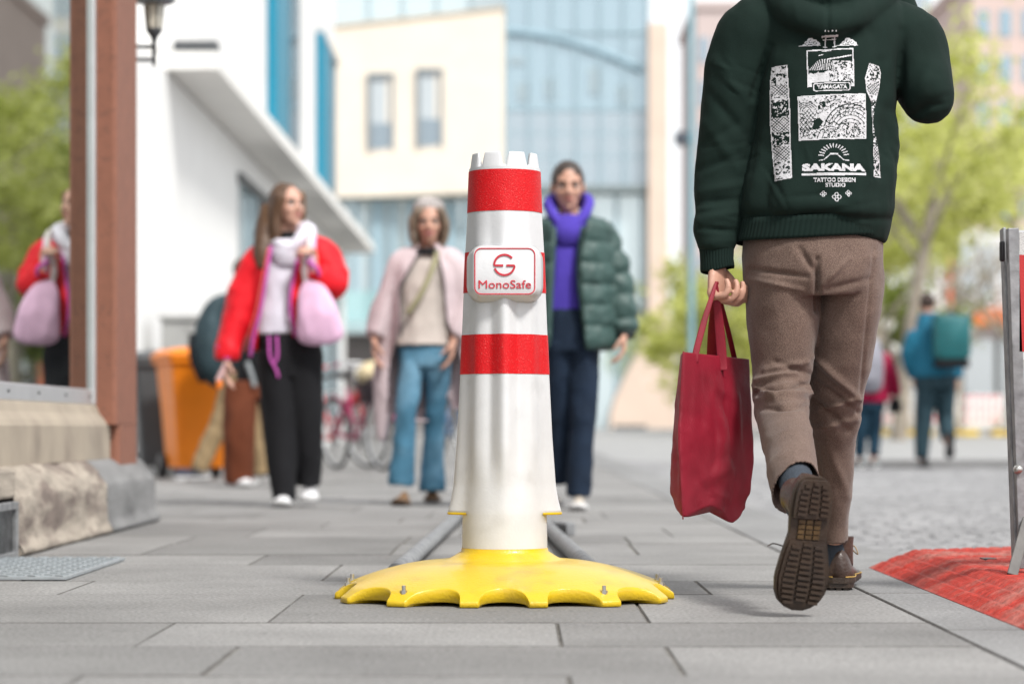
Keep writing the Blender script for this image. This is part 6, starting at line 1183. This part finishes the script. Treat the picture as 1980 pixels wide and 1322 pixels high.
# ================================================================ TREES
def leaf_mat(name, c1, c2):
    m = bpy.data.materials.new(name); m.use_nodes = True; t = m.node_tree; N, L = t.nodes, t.links; b = N['Principled BSDF']; b.inputs['Roughness'].default_value = .6; b.inputs['Specular IOR Level'].default_value = .25
    g = N.new('ShaderNodeNewGeometry'); mx = N.new('ShaderNodeMix'); mx.data_type = 'RGBA'; mx.inputs['A'].default_value = (*c1, 1); mx.inputs['B'].default_value = (*c2, 1); L.new(g.outputs['Random Per Island'], mx.inputs['Factor']); L.new(mx.outputs['Result'], b.inputs['Base Color'])
    tr = N.new('ShaderNodeBsdfTranslucent'); L.new(mx.outputs['Result'], tr.inputs['Color']); ms = N.new('ShaderNodeMixShader'); ms.inputs[0].default_value = .5; L.new(b.outputs[0], ms.inputs[1]); L.new(tr.outputs[0], ms.inputs[2]); L.new(ms.outputs[0], N['Material Output'].inputs[0]); return m
LEAF = leaf_mat('spring_leaf', (.46, .50, .10), (.72, .73, .30)); LEAF2 = leaf_mat('dark_leaf', (.20, .26, .05), (.40, .46, .12)); BARK = mat('bark', (.30, .26, .21), .9, .25, 6, .6, 30, col2=(.30, .26, .21), c2s=2)
def tree(label, x, y, h, cr_, nleaf, seed, m=LEAF, trunk_r=.16, lean=0, name='street_tree', low=.28, ls=.11):
    rt = root(name, label, 'tree', (x, y, gz(y))); g = random.Random(seed); base = Vector((x, y, gz(y)-.02)); b = MB(); tips = []
    top = base+Vector((lean*h*.5, 0, h*.5)); b.limb([base, base+Vector((lean*h*.15, .05, h*.2)), base+Vector((lean*h*.35, 0, h*.36)), top], [trunk_r*1.15, trunk_r*.9, trunk_r*.75, trunk_r*.5], n=12)
    trk = None
    for i in range(11):
        t_ = g.uniform(.22, 1); s_ = base.lerp(top, t_); az = i*2.4+g.uniform(-.3, .3); L_ = cr_*g.uniform(.7, 1.1)*(1.15-.3*t_); up = g.uniform(.35, 1.2)
        e = s_+Vector((math.cos(az)*L_, math.sin(az)*L_, L_*up)); md = s_.lerp(e, .5)+Vector((0, 0, L_*.12)); b.limb([s_, md, e], [trunk_r*.38*(1.2-t_*.5), trunk_r*.22, trunk_r*.06], n=7, sub=3); tips += [e, md, s_.lerp(e, .75)]
        for k_ in range(4):
            q = s_.lerp(e, g.uniform(.35, .95)); e2 = q+Vector((g.uniform(-1, 1), g.uniform(-1, 1), g.uniform(-.2, 1)))*L_*.5; b.limb([q, e2], [trunk_r*.13, trunk_r*.03], n=5, sub=1); tips += [e2, q.lerp(e2, .5)]
    trk = b.build('trunk', BARK, rt, True)
    n = nleaf; T = np.array([tuple(t_) for t_ in tips]); gg = np.random.default_rng(seed); wts = gg.random(len(T))**1.5; wts /= wts.sum(); c = T[gg.choice(len(T), n, p=wts)]; c = c+gg.normal(0, 1, (n, 3))*np.array((.30, .30, .26))*cr_*.6*gg.random((n, 1))**.7
    c = c[c[:, 2] > gz(y)+h*low]; n = len(c); a = gg.normal(0, 1, (n, 3)); a /= np.linalg.norm(a, axis=1)[:, None]; q = gg.normal(0, 1, (n, 3)); bb_ = np.cross(a, q); bb_ /= np.linalg.norm(bb_, axis=1)[:, None]; s_ = ls*gg.uniform(.6, 1.3, (n, 1))
    V = np.stack([c-a*s_, c-bb_*s_*.55, c+a*s_, c+bb_*s_*.55], 1).reshape(-1, 3); Fq = np.arange(n*4).reshape(-1, 4)
    mesh_obj('crown', V, Fq.tolist(), m, rt)
tree('leaning tree with fresh yellow green leaves and forked pale trunk', X(1738, 52), 52, 12, 3.0, 5000, 2, low=.42, lean=.14, trunk_r=.16)
tree('light green street tree at the right edge above the barricade', X(1960, 62), 62, 13, 3.2, 3600, 5, low=.47)
tree('bushy young tree low behind the red tote bag', X(1395, 66), 66, 6.2, 1.9, 6500, 8, low=.08, trunk_r=.12)
tree('small green tree at the foot of the lamp pole', X(1330, 74), 74, 5.2, 1.5, 3500, 9, low=.08, trunk_r=.10)
tree('spreading spring tree rising behind the hoodie', 8.6, 58, 14, 2.5, 14000, 11)
tree('thin spring tree between the hoodie and the shop row', X(1850, 70), 70, 11, 2.7, 2000, 12, low=.5)
tree('shaded olive green tree beside the tweed trousers', X(1712, 66), 66, 6.5, 2.0, 4500, 14, LEAF2, low=.3, trunk_r=.09)
tree('dense green tree hidden from waist down by the tweed trousers', 8.9, 68, 13, 1.9, 14000, 17, LEAF2, ls=.13, low=.12)
